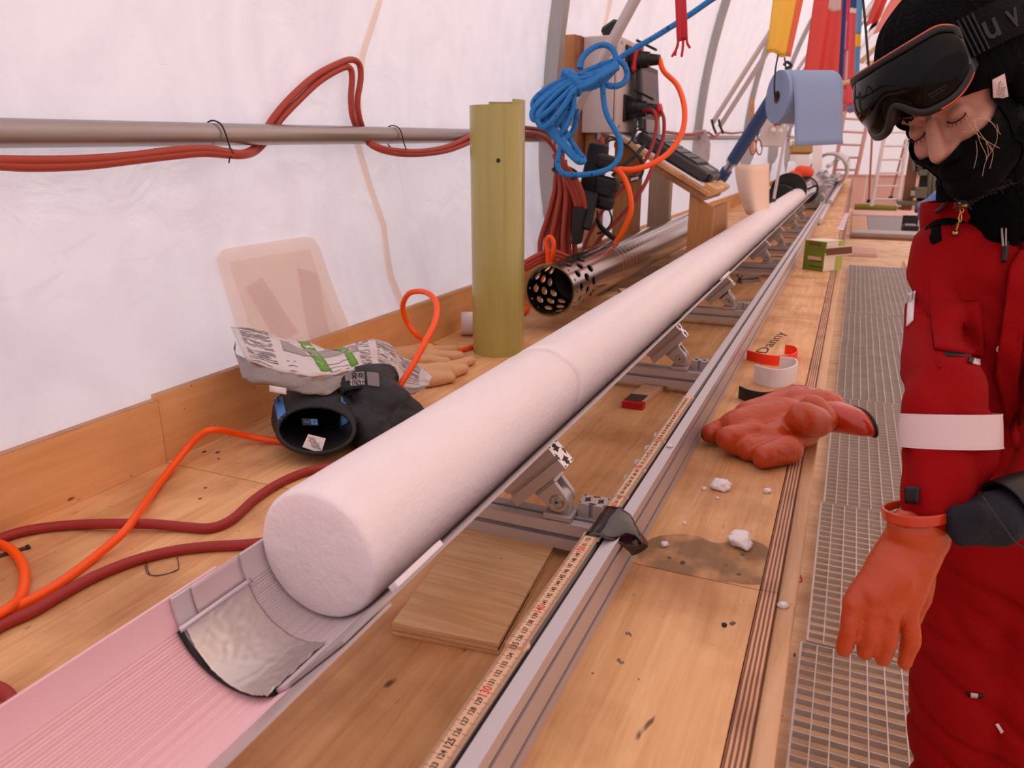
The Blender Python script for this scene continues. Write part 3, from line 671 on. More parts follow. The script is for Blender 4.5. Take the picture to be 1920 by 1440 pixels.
for i in range(12):
    s = i / 11; row = []
    for k, (x, z) in enumerate(prof):
        y = .915 + .098 * s; w_ = max(0, (k - 7) / 3)
        y += -.012 * max(0, (3 - k)) * (.3 + .7 * s) * .8
        x2, z2 = x, z
        if k >= 8: y = y + (.5 - s) * .05 * w_ + .012 * w_; x2 += .016 * w_ * sin(s * pi); z2 -= .012 * w_ * (1 - s)
        z2 += .0012 * noise.noise(V((k * .7, s * 5, 2)))
        row.append((x2, y, z2))
    g.append(row)
sheet('strip', g, .0005, m_tape, tp)
fr = thing('folded_ruler', 'folded ruler with red ends and black print under the second support', 'ruler', (-.44, 1.85, 0))
a0 = PZ(1165, 765); b0 = PZ(1205, 768); ang = rad(-4)
for k in range(11):
    x0 = a0.x + .0049 * k; m4 = M.Translation((x0, a0.y + .002 * k / 11, 0)) @ M.Rotation(ang, 4, 'Z')
    bb = Bag(); bb.box(.0002, .0045, .022, .225, .0003, .0165, m4); bb.done('slat', m_rule, fr)
    bb = Bag(); bb.box(0, .0046, 0, .022, 0, .0168, m4); bb.done('red_end', mat('red_paint', 'c01820', .4) if k == 0 else bpy.data.materials['red_paint'], fr)
    bb = Bag(); bb.box(.0004, .0042, .018, .075, .0167, .01695, m4); bb.done('black_print', m_ink, fr) if k < 9 else None
# ------------------------------------------------------------------ cut rings, ice chips
def ring(name, px, h, th, m, label):
    pts = smooth_path([PZ(u, v) for u, v in px], 8); g = [[(p.x, p.y, z) for p in pts] for z in (.0005, h * .33, h * .66, h)]
    o = sheet(name, g, th, m); o.data.set_sharp_from_angle(angle=rad(40)); return tag(o, label, 'ring')
ring('cut_ring', [(1400, 674), (1430, 682), (1457, 685), (1480, 683), (1493, 676), (1489, 667), (1471, 663)], .030, .004, mat('orange_plastic', 'ff3a16', .35), 'orange cut plastic ring, farthest of the three open rings on the bench')
ring('cut_ring', [(1413, 717), (1430, 723), (1450, 727), (1472, 725), (1490, 716), (1486, 705), (1459, 701)], .052, .0045, m_white, 'white cut plastic ring standing between the orange and the black one')
ring('cut_ring', [(1385, 746), (1400, 753), (1425, 758), (1450, 756), (1478, 746)], .033, .004, m_blackm, 'black cut plastic ring half under the orange glove on the bench')
def chip(u, v, s, label, sq=.6, seed=0, z=0.0):
    bm = bmesh.new(); bmesh.ops.create_icosphere(bm, subdivisions=3, radius=1)
    for q in bm.verts:
        k = 1 + .42 * noise.noise(q.co * 1.4 + V((seed, 0, 0))) + .2 * noise.noise(q.co * 3.5 + V((0, seed, 0)))
        q.co = V((q.co.x * s * k, q.co.y * s * k * .9, max(q.co.z, -.55) * s * sq * k))
    mn = min(q.co.z for q in bm.verts); p = PZ(u, v, z)
    bm.transform(M.Translation(p + V((0, 0, -mn))) @ M.Rotation(seed, 4, 'Z')); return tag(bmo('ice_chip', bm, m_snow, None, True), label, 'ice chip', 'ice chips on the bench')
chip(1352, 916, .019, 'pointed white ice chip between the orange glove and the dark stain', .55, 1.3)
chip(1387, 1022, .022, 'largest lumpy ice chip, on the dark stain of the bench', .6, 2.2)
chip(1438, 923, .008, 'small ice chip near the bench edge, right of the pointed one', .6, 3.1)
chip(1246, 1023, .007, 'small ice chip beside the black tape', .6, 4.4)
chip(1284, 982, .004, 'tiny ice crumb on the bench, right of the rail', .6, 5.0)
chip(1255, 838, .0055, 'small ice chip on the rail beside the ruler hinge', .6, 6.0, .09)
chip(1468, 1137, .008, 'ice chip on the front edge of the bench', .5, 7.0, -.012)
chip(1320, 918, .005, 'ice crumb to the side of the pointed chip', .6, 8.0)
chip(1345, 935, .0035, 'tiny crumb in front of the pointed ice chip', .6, 9.0)
# ------------------------------------------------------------------ tent frame
def rib_pts(y, r=TR - .030, t1=88, n=40): return [V((-1.332, y, -.82)), V((-1.332, y, .1))] + [V((arch(rad(t1 * k / n), r)[0], y, arch(rad(t1 * k / n), r)[1])) for k in range(n + 1)]
CPROF = [(-.030, -.033), (.030, -.033), (.030, .030), (.012, .030), (.012, .025), (.024, .025), (.024, -.027), (-.024, -.027), (-.024, .025), (-.012, .025), (-.012, .030), (-.030, .030)]
RY_ = [(3.46, 'steel tent rib behind the blue rope coil', 1), (7.15, 'steel tent rib carrying a pair of thin braces, right of the orange lead', 1), (10.4, 'steel tent rib behind the blue padded pole', 1), (13.7, 'steel tent rib seen behind the blue paper roll', 0), (17.0, 'farthest steel tent rib, by the hanging flags', 0)]
for i, (y, lb, _) in enumerate(RY_):
    t0 = thing('tent_rib', lb, 'tent frame', (-1.30, y, FZ))
    o = mesh('rib', *sweep(rib_pts(y), 1.0, prof=[(a, b) for a, b in CPROF]), m_galv, t0)
    x = -1.290
    pz = (.30, .80) if i else (.27, .90)
    b_ = Bag(); b_.box(-1.372, x + .004, y - .036, y - .032, *pz); b_.box(x, x + .004, y - .036, y + .036, *pz); b_.done('sleeve_plate', m_plate, t0)
    if i:
        prism('gusset', [(x, .40), (x + .05, .44), (x + .09, .55), (x + .09, .68), (x + .04, .80), (x, .80)], .006, M.Translation((0, y - .045, 0)) @ RY, m_plate, t0, .001)
        for dx, dz in ((.02, .46), (.05, .50), (.02, .56), (.06, .62), (.03, .70), (.07, .58)): tube('bolt', [(x + dx, y - .052, dz), (x + dx, y - .046, dz)], .008, m_zinc, t0, 6, sm=0)
# braces: grey tubes that lean in from each rib
br = thing('brace', 'single pale grey brace tube rising behind the blue rope coil', 'brace', tuple(PY(1065, 228, 3.40)))
a, b = PY(1065, 232, 3.40), PY(1190, 0, 3.40); tube('brace_tube', [a, b + (b - a) * 1.2], .024, m_plate, br, 14, sm=0)
for y, lb in ((7.05, 'pair of thin brace tubes from the second rib towards the yellow flag'), (10.3, 'pair of thin brace tubes behind the red and orange flags'), (13.6, 'distant pair of pale brace tubes crossing the far flags')):
    a, b = V((-1.19, y, .85)), V((-.66, y, 1.75)); br = thing('brace', lb, 'brace', tuple(a))
    for k in (0, 1): tube('brace_tube', [a + V((.055 * k, .06 * k, -.03 * k)), b + (b - a) * 3.2 + V((.055 * k, .06 * k, 0))], .021, m_plate, br, 12, sm=0)
    if y < 8:
        for k in (0, 1): tube('black_strap', smooth_path([a + V((.0 + .06 * k, -.04, .03)), a + V((.02 + .06 * k, -.045, -.03)), a + V((.05 + .06 * k, -.04, -.09))], 4), .010, m_black, br, 6)
pp = thing('steel_pipe', 'grey steel pipe running level along the tent wall', 'pipe', (-1.322, 5, .64))
pth = [V((-1.322, y, .632 + .0145 * y)) for y in (-1, 3.4)]; tube('pipe', pth, .0245, m_pipe, pp, 24, sm=0)
tube('far_pipe', [V((-1.322, 3.4, .682)), V((-1.322, 21, .93))], .0235, m_pipe, pp, 16, sm=0)
# red cable pair on the pipe
def cables(name, label, paths, r, m, group=None, n=10):
    t0 = thing(name, label, 'cable', tuple(paths[0][0]), group)
    for p in paths: tube('strand', p, r, m, t0, n)
    return t0
lp = [(-600, 296), (-300, 299), (-40, 300), (60, 301), (160, 299), (250, 292), (320, 283), (385, 279), (425, 285), (455, 288), (478, 277), (493, 255), (512, 222), (545, 183), (590, 143), (635, 119), (660, 112), (674, 122), (676, 150), (670, 190), (674, 222), (686, 252), (706, 274), (745, 283), (790, 284), (835, 276), (868, 262), (895, 248), (930, 240), (985, 240), (1025, 248), (1052, 275), (1056, 310)]
lp2 = [(-600, 305), (-300, 308), (-40, 309), (60, 313), (160, 310), (250, 300), (320, 292), (380, 287), (425, 290), (455, 291), (480, 283), (503, 258), (525, 225), (556, 192), (598, 153), (638, 129), (655, 127), (660, 145), (658, 185), (662, 222), (678, 254), (705, 277), (745, 288), (790, 289), (835, 283), (868, 272), (895, 260), (930, 252), (985, 250), (1020, 258), (1042, 285), (1048, 312)]
def dep(u):   # stays in front of the pipe below it, behind it where it loops up
    return -1.290 if u < 470 or u > 690 else -1.335
for q, lb in ((lp, 'rust-red cable tied along the pipe, outer one of the raised loop'), (lp2, 'rust-red cable tied along the pipe, inner one of the raised loop')):
    cables('red_cable', lb, [[PX(u, v, dep(u)) if u < 900 else PY(u, v, 2.66 + (u - 895) / 160 * .72) for u, v in q]], .0088, m_redc, 'rust-red cables on the pipe')
for (u, lb) in ((404, 'black zip tie holding the red cables to the pipe, left one'), (738, 'black zip tie on the pipe beyond the cable loop')):
    c = PX(u, 258, -1.322); c.z = .632 + .0145 * c.y; zt = thing('zip_tie', lb, 'zip tie', tuple(c))
    pr = [(.0, .029), (.022, .021), (.031, 0), (.036, -.026), (.040, -.040), (.026, -.050), (.006, -.046), (-.020, -.030), (-.029, -.004), (-.020, .021)]
    o = tube('loop', [c + V((x, .010 * z / .03 * -.3, z)) for x, z in pr], .0019, m_black, zt, 6, True)
    obox('head', M.Translation(c + V((.036, 0, -.048))), (.008, .009, .006), m_black, zt, .001); tube('tail', [c + V((.036, 0, -.046)), c + V((.034, -.003, -.062))], .0016, m_black, zt, 6, sm=0)
cables('red_cable', 'thin pink-red cable draped along the far part of the pipe', [[PX(u, v, -1.28) for u, v in ((1245, 247), (1290, 252), (1325, 248), (1340, 256), (1352, 248), (1372, 250), (1395, 248), (1440, 247), (1480, 255), (1540, 262))]], .011, m_redc)
# ------------------------------------------------------------------ electrical box on its board
Yb = 3.66
eb = thing('electrical_box', 'grey electrical box with sockets on a wooden board behind the rope', 'electrical box', tuple(PY(1120, 250, Yb)))
m_box = mat('box_grey', 'd6cac6', .45)
x0, x1 = PY(1092, 150, Yb).x, PY(1151, 150, Yb).x; z0, z1 = PY(1120, 249, Yb).z, PY(1120, 67, Yb).z
box('body', x0, x1, Yb, Yb + .40, z0, z1, m_box, eb, .004)
box('cover', x1 + .003, x1 + .022, Yb + .004, Yb + .39, z0 + .004, z1 - .004, m_box, eb, .005)
for dy in (.03, .36):
    for z in (z0 + .03, z1 - .03): tube('screw', [(x1 + .02, Yb + dy, z), (x1 + .026, Yb + dy, z)], .008, m_zinc, eb, 10, sm=0)
for k, z in enumerate((z0 + .115, z0 + .335)):
    c = V((x1 + .022, Yb + .17, z))
    obox('socket_plate', M.Translation(c + V((.006, 0, 0))), (.012, .15, .125), m_blackm, eb, .004)
    tube('socket_collar', [c, c + V((.03, 0, 0)), c + V((.032, 0, 0)), c + V((.062, 0, 0))], [.052, .052, .046, .044], m_blackm, eb, 20)
    if k: obox('red_lid', M.Translation(c + V((.040, .0, .008))) @ M.Rotation(rad(8), 4, 'Y'), (.022, .115, .125), mat('red_lid', 'c32a30', .5), eb, .01)
    tube('plug', [c + V((.05, 0, 0)), c + V((.06, 0, 0)), c + V((.10, 0, -.002)), c + V((.104, 0, -.002)), c + V((.15, 0, -.004))], [.044, .040, .036, .028, .023], m_blackm, eb, 18)
    obox('latch', M.Translation(c + V((.085, -.01, .062))) @ M.Rotation(rad(26), 4, 'Y'), (.11, .03, .012), m_blackm, eb, .003)
bdx = x0 - .001
box('mounting_board', bdx - .024, bdx, Yb - .05, Yb + .48, z0 - .12, z1 + .0, bands('ply_edge_board', 'c98a58', '8a5232', 'X', .0055), eb, .001)
box('wood_block', bdx - .115, bdx - .030, Yb - .02, Yb + .07, z0 + .27, z1 + .01, m_post, eb, .002)
box('wood_stay', bdx + .002, bdx + .09, Yb + .06, Yb + .12, .15, z0 - .003, m_post, eb, .002)
obox('black_clip', M.Translation((x0 + .10, Yb + .12, z1 + .04)) @ M.Rotation(rad(-30), 4, 'Y'), (.09, .06, .06), m_blackm, eb, .012)
tube('cable_gland', [(x0 + .07, Yb + .06, z0 - .03), (x0 + .07, Yb + .06, z0)], .016, m_zinc, eb, 8, sm=0)
# ------------------------------------------------------------------ blue rope: coil, bight and line
DR = 3.16
rp = thing('blue_rope', 'coiled blue rope with black flecks hung on the brace, one end running up right', 'rope', tuple(P(1060, 200, DR)))
def rope(name, px, r=.0125, d0=0.0, closed=False): return tube(name, [P(q[0], q[1], DR + d0 + (q[2] if len(q) > 2 else 0)) for q in px], r, m_blue, rp, 9, closed, 7)
rope('line', [(1155, 116, -.02), (1175, 100, -.04), (1230, 68, -.1), (1290, 30, -.18), (1345, -8, -.26), (1430, -64, -.4)], .0115)
rope('bight', [(1086, 128), (1094, 106), (1112, 90), (1132, 84), (1148, 92), (1154, 110), (1146, 128), (1122, 140), (1098, 146), (1076, 150)], .0125, -.02)
rope('bight', [(1160, 112), (1172, 124), (1176, 142), (1168, 156), (1150, 162), (1128, 156), (1112, 146), (1096, 140), (1074, 142)], .0125, -.04)
for k, (dx, dy) in enumerate(((0, 0), (5, 12), (12, 24), (22, 36), (34, 46), (-2, 19), (10, 33))):
    rope('coil', [(1156, 113 + .3 * dy, .01 * (k % 3)), (1132, 120 + .7 * dy), (1105, 131 + .75 * dy), (1080, 142 + .4 * dy, -.02), (1058, 150 + .45 * dy), (1030, 163 + .8 * dy, .01), (1006 + .5 * dx, 182 + .9 * dy), (999 + .9 * dx, 197 + .9 * dy), (1006 + 1.2 * dx, 206 + dy), (1028 + dx, 192 + .95 * dy, -.02), (1054 + .6 * dx, 170 + .75 * dy, -.03), (1078, 152 + .5 * dy, -.04), (1104, 146 + .35 * dy, -.03), (1138, 130 + .2 * dy, -.02), (1158, 118 + .2 * dy)], .0118, -.012 * k)
for k in range(3): rope('wrap', [(1060 + 5 * k, 132 + k), (1068 + 5 * k, 140 + 2 * k, -.07), (1076 + 5 * k, 158 + 2 * k, -.07), (1074 + 5 * k, 172 + 2 * k, -.03), (1064 + 5 * k, 164 + 2 * k, .04), (1056 + 5 * k, 144 + 2 * k, .03)], .0122, -.02 * k, True)
for dx in (0, 11, -9): rope('hanging_bight', [(1040 + dx, 205), (1022 + dx, 222), (1024 + .5 * dx, 236, -.02), (1040 + .6 * dx, 250, -.02), (1060 + .4 * dx, 276, -.03), (1078 + .3 * dx, 296, -.03), (1088 + .2 * dx, 304, -.03), (1093 + .2 * dx, 299), (1082, 282), (1064, 254), (1052, 232), (1058, 215)], .0118, -.03)
rope('hanging_bight', [(1074, 196), (1068, 216), (1060, 240), (1066, 256), (1078, 236), (1082, 206)], .0118, .02)
rope('loop', [(1130, 160), (1132, 190), (1138, 216), (1152, 242), (1162, 262), (1162, 290), (1148, 312), (1120, 324), (1085, 328), (1058, 326), (1046, 312), (1048, 290), (1056, 266), (1068, 250)], .0118, -.05)
# ------------------------------------------------------------------ rust-red extension leads in a hank
hk = thing('cable_hank', 'hank of rust-red extension leads hanging behind the green tube', 'cable', tuple(PY(1050, 470, 3.25)))
for k, (u0, u1, dy) in enumerate(((1040, 1013, 0), (1046, 1024, .02), (1051, 1033, -.02), (1056, 1044, .01), (1062, 1056, -.03), (1067, 1066, .0), (1071, 1077, .03), (1063, 1050, .05), (1048, 1030, .06))):
    y = 3.22 + dy; r = .0125
    tube('lead', [PY(1052 + k % 3 * 3, 300, y), PY((u0 * 2 + 1050) / 3, 330, y), PY(u0, 360, y), PY((u0 + u1) / 2, 410, y), PY(u1, 455, y), PY(u1 + 3, 500, y), PY(u1 + 8, 520, y)], r, m_redc, hk, 9)
for k in range(3): tube('lead', [PY(1040 + 4 * k, 290, 3.16), PY(1050 + 5 * k, 312, 3.15), PY(1062 + 8 * k, 335, 3.16), PY(1076 + 8 * k, 365, 3.18), PY(1084 + 7 * k, 400, 3.2)], .0125, m_redc, hk, 9)
tube('tie', smooth_path([PY(1036, 318, 3.14), PY(1056, 326, 3.12), PY(1078, 334, 3.14), PY(1080, 322, 3.2), PY(1058, 312, 3.28)], 5, True), .006, m_black, hk, 6, True, 0)
for k, v in enumerate((0, 7, 13)): tube('lead', [PY(985, 492 + v, 2.85), PY(1010, 478 + v, 2.9), PY(1035, 472 + v, 2.95), PY(1060, 480 + v, 3.0), PY(1085, 496 + v, 3.05)], .0115, m_redc, hk, 8)
# ------------------------------------------------------------------ sloping laptop shelf
dk = thing('laptop_shelf', 'sloping plywood shelf on posts that carries the laptop', 'shelf', (-1.0, 4.1, 0))
Ys0, Ys1 = 3.72, 4.26
fa = PY(1332, 362, Ys0); fb = PY(1172, 262, Ys0 + .02); sd = (fb - fa); sd.y = 0; sl = sd.length; sx = sd.normalized()
shm = frame(fa, sx, (0, 1, 0))
def shelfbox(nm, a0, a1, y0, y1, n0, n1, m, bev=.001): return obox(nm, shm @ M.Translation(((a0 + a1) / 2, (y0 + y1) / 2, (n0 + n1) / 2)), (a1 - a0, y1 - y0, n1 - n0), m, dk, bev)
shelfbox('board', 0, sl, 0, .54, -.0, .02, m_ply); shelfbox('lower_board', .01, .30, .01, .50, .0205, .05, bands('ply_edge_shelf', 'd09a66', '7a4e30', 'Z', .006), .001)
shelfbox('stop_strip', -.01, .05, .05, .5, -.022, -.001, m_ply)
pxl, pxr = PY(1291, 400, Ys0 + .03).x, PY(1338, 400, Ys0 + .03).x
zt = fa.z - .058
def under(x): return fa.z + sx.z * ((x - fa.x) / sx.x) - .0525 / abs(shm[2][2])
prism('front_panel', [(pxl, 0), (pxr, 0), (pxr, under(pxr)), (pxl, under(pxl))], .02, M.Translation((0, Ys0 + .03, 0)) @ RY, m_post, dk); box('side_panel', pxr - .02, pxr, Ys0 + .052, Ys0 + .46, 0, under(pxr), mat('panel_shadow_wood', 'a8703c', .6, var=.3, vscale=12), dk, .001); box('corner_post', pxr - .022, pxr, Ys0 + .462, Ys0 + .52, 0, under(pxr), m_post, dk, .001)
xa = PY(1148, 400, 3.95).x; xb = PY(1194, 400, 3.95).x; box('back_post', xa, xb, 3.95, 4.03, 0, PY(1160, 268, 3.95).z, m_post, dk, .002)
tube('peg', [(xa + .03, 3.93, PY(1160, 272, 3.95).z), (xa + .03, 3.95, PY(1160, 272, 3.95).z)], .03, m_post, dk, 16, sm=0)
xa = PY(1214, 400, 4.6).x; xb = PY(1253, 400, 4.6).x; box('grey_post', xa, xb, 4.6, 4.68, 0, PY(1230, 300, 4.6).z, m_grey_post, dk, .002)
# laptop
lt = thing('laptop', 'rugged dark grey laptop open on the sloping shelf', 'laptop', tuple(fa + sx * .3 + V((0, .2, .02))))
m_lap = mat('laptop_case', '3b3a3d', .5, var=.2, vscale=20); m_lap2 = mat('laptop_light', '8f8a8c', .5); m_scr = mat('laptop_screen', '1d1c24', .12)
def lapbox(nm, a0, a1, y0, y1, n0, n1, m, bev=.004, par=lt): return obox(nm, shm @ M.Translation(((a0 + a1) / 2, (y0 + y1) / 2, (n0 + n1) / 2)), (a1 - a0, y1 - y0, n1 - n0), m, par, bev)
lapbox('base', .075, .47, .10, .48, -.062, -.012, m_lap, .010); lapbox('mat_sheet', .05, .60, .04, .50, -.006, -.001, m_paper, .001); lapbox('keyboard', .14, .40, .13, .45, -.066, -.0625, m_dark, .001)
for r in range(5):
    for k in range(9): lapbox('key', .15 + .05 * r, .15 + .05 * r + .042, .14 + .034 * k, .14 + .034 * k + .029, -.0705, -.0662, m_blackm, .001)
lapbox('touchpad', .082, .132, .23, .35, -.0635, -.0622, m_lap2, .001); lapbox('grip', .052, .074, .17, .40, -.055, -.02, m_lap, .006)
hz = shm @ V((.47, 0, -.066)); sm4 = frame(V((hz.x, Ys0 + .10, hz.z)), (0, 1, 0), V((-.10, 0, 1)))
def scbox(nm, a0, a1, h0, h1, n0, n1, m, bev=.003): return obox(nm, sm4 @ M.Translation(((a0 + a1) / 2, (h0 + h1) / 2, (n0 + n1) / 2)), (a1 - a0, h1 - h0, n1 - n0), m, lt, bev)
scbox('lid', 0, .38, 0, .31, -.012, .012, m_lap, .006); scbox('screen', .03, .35, .07, .28, .0125, .0135, m_scr, .0004); scbox('hinge', .04, .34, -.01, .05, .0126, .022, m_lap2, .003)
# leads: orange from the top plug, red from the lower plug, black laptop wires
cp = V((x1 + .022, Yb + .17, z0 + .335)); cl = V((x1 + .022, Yb + .17, z0 + .115))
tube('lead', [cp + V((.15, 0, -.004)), PY(1245, 134, 3.8), PY(1270, 160, 3.72), PY(1283, 200, 3.6), PY(1280, 245, 3.5), PY(1255, 285, 3.4), PY(1220, 308, 3.32), PY(1185, 318, 3.28), PY(1160, 317, 3.26), PY(1150, 316, 3.25)], .0125, m_orange, tag(thing('orange_lead', 'bright orange lead looping from the upper socket past the laptop', 'cable', tuple(cp))), 10)
ol = [o for o in bpy.data.objects if o.name.startswith('orange_lead')][0]
tube('lead', [PY(1152, 316, 3.25), PY(1168, 330, 3.22), PY(1180, 360, 3.2), PY(1183, 395, 3.2), PY(1172, 425, 3.2), PY(1158, 450, 3.2), PY(1140, 475, 3.2)], .0118, m_orange, ol, 10)
rl = thing('red_lead', 'thin dark red lead with a round red plug cap at the lower socket', 'cable', tuple(cl))
tube('plug_cap', [cl + V((.12, .02, -.005)), cl + V((.135, .02, -.008)), cl + V((.16, .02, -.012)), cl + V((.17, .02, -.012))], [.02, .034, .034, .02], mat('red_cap', 'd01822', .4), rl, 14)
rl2 = thing('red_lead', 'thin dark red lead leaving the black lower plug, crossing in front of the wooden post', 'cable', tuple(cl + V((.09, -.03, -.01))))
tube('lead', [cl + V((.09, -.03, -.01)), PY(1225, 208, 3.72), PY(1231, 235, 3.66), PY(1222, 275, 3.6), PY(1206, 305, 3.55), PY(1170, 350, 3.5), PY(1130, 395, 3.4), PY(1105, 440, 3.35), PY(1092, 475, 3.3)], .0088, m_red, rl2, 8)
tube('lead', [cl + V((.165, .02, -.012)), PY(1245, 225, 3.75), PY(1243, 260, 3.7), PY(1228, 300, 3.6), PY(1212, 340, 3.5), PY(1190, 375, 3.45), PY(1150, 420, 3.4), PY(1122, 450, 3.35), PY(1105, 480, 3.3)], .0088, m_red, rl, 8)
rl3 = thing('red_lead', 'short rust-red lead under the electrical box, behind the power strip', 'cable', tuple(PY(1128, 260, 3.6)))
tube('lead', [PY(1128, 260, 3.6), PY(1132, 285, 3.5), PY(1140, 300, 3.4), PY(1128, 330, 3.36)], .012, m_redc, rl3, 8)
bw = thing('wire_tangle', 'tangle of thin black wires behind and below the laptop', 'cable', tuple(PY(1190, 300, 3.6)))
for q in ([(1215, 250, 3.7), (1196, 244, 3.68), (1186, 262, 3.66), (1196, 268, 3.66), (1205, 245, 3.66), (1192, 238, 3.64), (1184, 262, 3.62), (1172, 275, 3.6)], [(1160, 262, 3.6), (1142, 256, 3.56), (1136, 268, 3.54), (1150, 262, 3.5), (1175, 272, 3.48), (1195, 292, 3.48), (1205, 315, 3.5), (1200, 330, 3.5), (1178, 330, 3.48)],
          [(1165, 268, 3.6), (1190, 285, 3.52), (1206, 305, 3.5), (1204, 328, 3.5), (1192, 338, 3.48), (1170, 342, 3.45), (1150, 340, 3.42)], [(1138, 385, 3.35), (1146, 405, 3.35), (1145, 420, 3.35), (1135, 432, 3.34), (1120, 438, 3.34)], [(1120, 395, 3.34), (1122, 415, 3.32), (1134, 430, 3.3), (1148, 446, 3.3)]):
    tube('wire', [PY(*k) for k in q], .0045, m_black, bw, 6)
tube('strap', [PY(1215, 265, 3.62), PY(1190, 292, 3.5), PY(1160, 318, 3.42), PY(1148, 330, 3.4)], .009, m_black, bw, 6)
tube('thick_wire', [PY(1120, 412, 3.32), PY(1126, 425, 3.3), PY(1142, 440, 3.28), PY(1158, 452, 3.26)], .012, m_black, bw, 8)
obox('label', frame(PY(1190, 335, 3.44), (1, 0, .25), (0, 0, 1)), (.035, .012, .003), m_white, bw)
# power strip hanging on its lead
ps = thing('power_strip', 'black power strip with chunky plugs hanging below the electrical box', 'power strip', tuple(PY(1105, 420, 3.3)))
a = PY(1124, 270, 3.36); b = PY(1095, 400, 3.30); ax = (b - a); L = ax.length; m4 = frame(a, ax, (.2, -1, .1))
obox('strip', frame((a + b) / 2, ax, V((0, -1, 0)) - ax.normalized() * ax.normalized().dot(V((0, -1, 0)))), (L, .05, .085), m_blackm, ps, .008)
for k, (u, v, s) in enumerate(((1140, 305, 1), (1138, 345, 1), (1134, 358, .9), (1128, 378, 1))):
    c = PY(u, v, 3.27); obox('plug', frame(c, (1, .0, -.22), (0, -1, 0)), (.11 * s, .06, .062), m_black, ps, .018, 2)
c = PY(1100, 395, 3.22); obox('adapter', frame(c, ax, V((.25, -1, 0)) - ax.normalized() * ax.normalized().dot(V((.25, -1, 0)))), (.16, .07, .07), m_black, ps, .006)
prism('adapter_foot', [(-.03, .03), (.025, .02), (.0, -.13), (-.035, -.13)], .05, frame(PY(1093, 400, 3.2), (1, 0, 0), (0, 0, 1)), m_black, ps, .004)
# ------------------------------------------------------------------ hoses and orange cable on the bench
def on_bench(px, r, lift=0): return [PZ(q[0], q[1], r + (q[2] if len(q) > 2 else 0)) for q in px]
oc = thing('orange_cable', 'thick orange cable wandering over the bench past the black gloves', 'cable', tuple(PZ(0, 1150)))
R1 = .0072
tube('cable', on_bench([(-420, 1330), (-200, 1230), (-60, 1172), (0, 1152), (60, 1124), (110, 1095), (170, 1050), (230, 1000, .016), (262, 958, .012), (300, 905), (345, 848, .02), (372, 818, .045), (398, 806, .055), (440, 812, .03), (480, 821, .01), (540, 829)], R1), R1, m_orange, oc, 12)
tube('cable', on_bench([(-60, 1000), (-10, 1016), (20, 1030), (42, 1058), (46, 1092), (36, 1122), (14, 1142, .012), (-20, 1160, .014)], R1), R1, m_orange, oc, 12)
tube('cable', [P(738, 748, 1.80), P(752, 720, 1.80), P(772, 688, 1.82), P(795, 645, 1.86), P(815, 605, 1.92), P(819, 572, 1.98), P(806, 552, 2.03), P(785, 546, 2.08), P(765, 552, 2.12), P(755, 575, 2.17), P(764, 606, 2.2), P(788, 634, 2.22), PZ(820, 651, .008), PZ(858, 657, .008), PZ(890, 648, .008), PZ(930, 630, .008), PZ(985, 585, .008)], .0078, m_orange, oc, 12)
tube('cable', [PZ(985, 585, .008), PZ(1000, 560, .008), PY(1022, 520, 2.9), PY(1027, 480, 2.9), PY(1024, 455, 2.9), PY(1031, 444, 2.9), PY(1038, 455, 2.9), PY(1036, 480, 2.9), PY(1030, 505, 2.92), PY(1045, 530, 2.95)], .0095, m_orange, oc, 10)
hs = thing('red_hose', 'dark red hose crossing the orange cable and passing under the ice core', 'hose', tuple(PZ(60, 993)))
RH = .0085
tube('hose', on_bench([(-300, 1180), (-140, 1085), (-60, 1040), (0, 1010), (60, 993), (140, 984), (220, 982, .006), (290, 983, .004), (345, 988), (395, 990), (435, 974), (475, 938), (520, 908), (570, 886), (630, 872), (700, 850)], RH), RH, m_red, hs, 12)
hs2 = thing('red_hose', 'second dark red hose beside the orange cable, running under the tray', 'hose', tuple(PZ(60, 1148)))
tube('hose', on_bench([(-380, 1420), (-180, 1290), (-60, 1215), (0, 1174), (60, 1147), (120, 1112), (180, 1080), (250, 1052), (320, 1034), (390, 1025), (460, 1021), (540, 1010), (620, 985), (720, 960)], RH), RH, m_red, hs2, 12)
hs3 = thing('red_hose', 'end of a red hose by the lower left edge of the tray', 'hose', tuple(PZ(10, 1296)))
tube('hose', on_bench([(-60, 1285), (-15, 1288), (10, 1300), (24, 1322), (24, 1360)], RH), RH, m_red, hs3, 12)
zt = thing('cable_tie', 'flat dark cable tie end lying on the bench by the orange cable', 'cable tie', tuple(PZ(30, 1040)))
p0, p1 = PZ(-30, 1053), PZ(53, 1028); obox('strap', frame((p0 + p1) / 2 + V((0, 0, .0022)), p1 - p0, V((0, 0, 1)).cross(p1 - p0)), ((p1 - p0).length, .0095, .002), mat('tie_dark', '3a302c', .5), zt, .0004)
obox('notch', frame(p1 + V((0, 0, .0024)), p1 - p0, V((0, 0, 1)).cross(p1 - p0)), (.006, .0125, .0034), m_black, zt, .001)
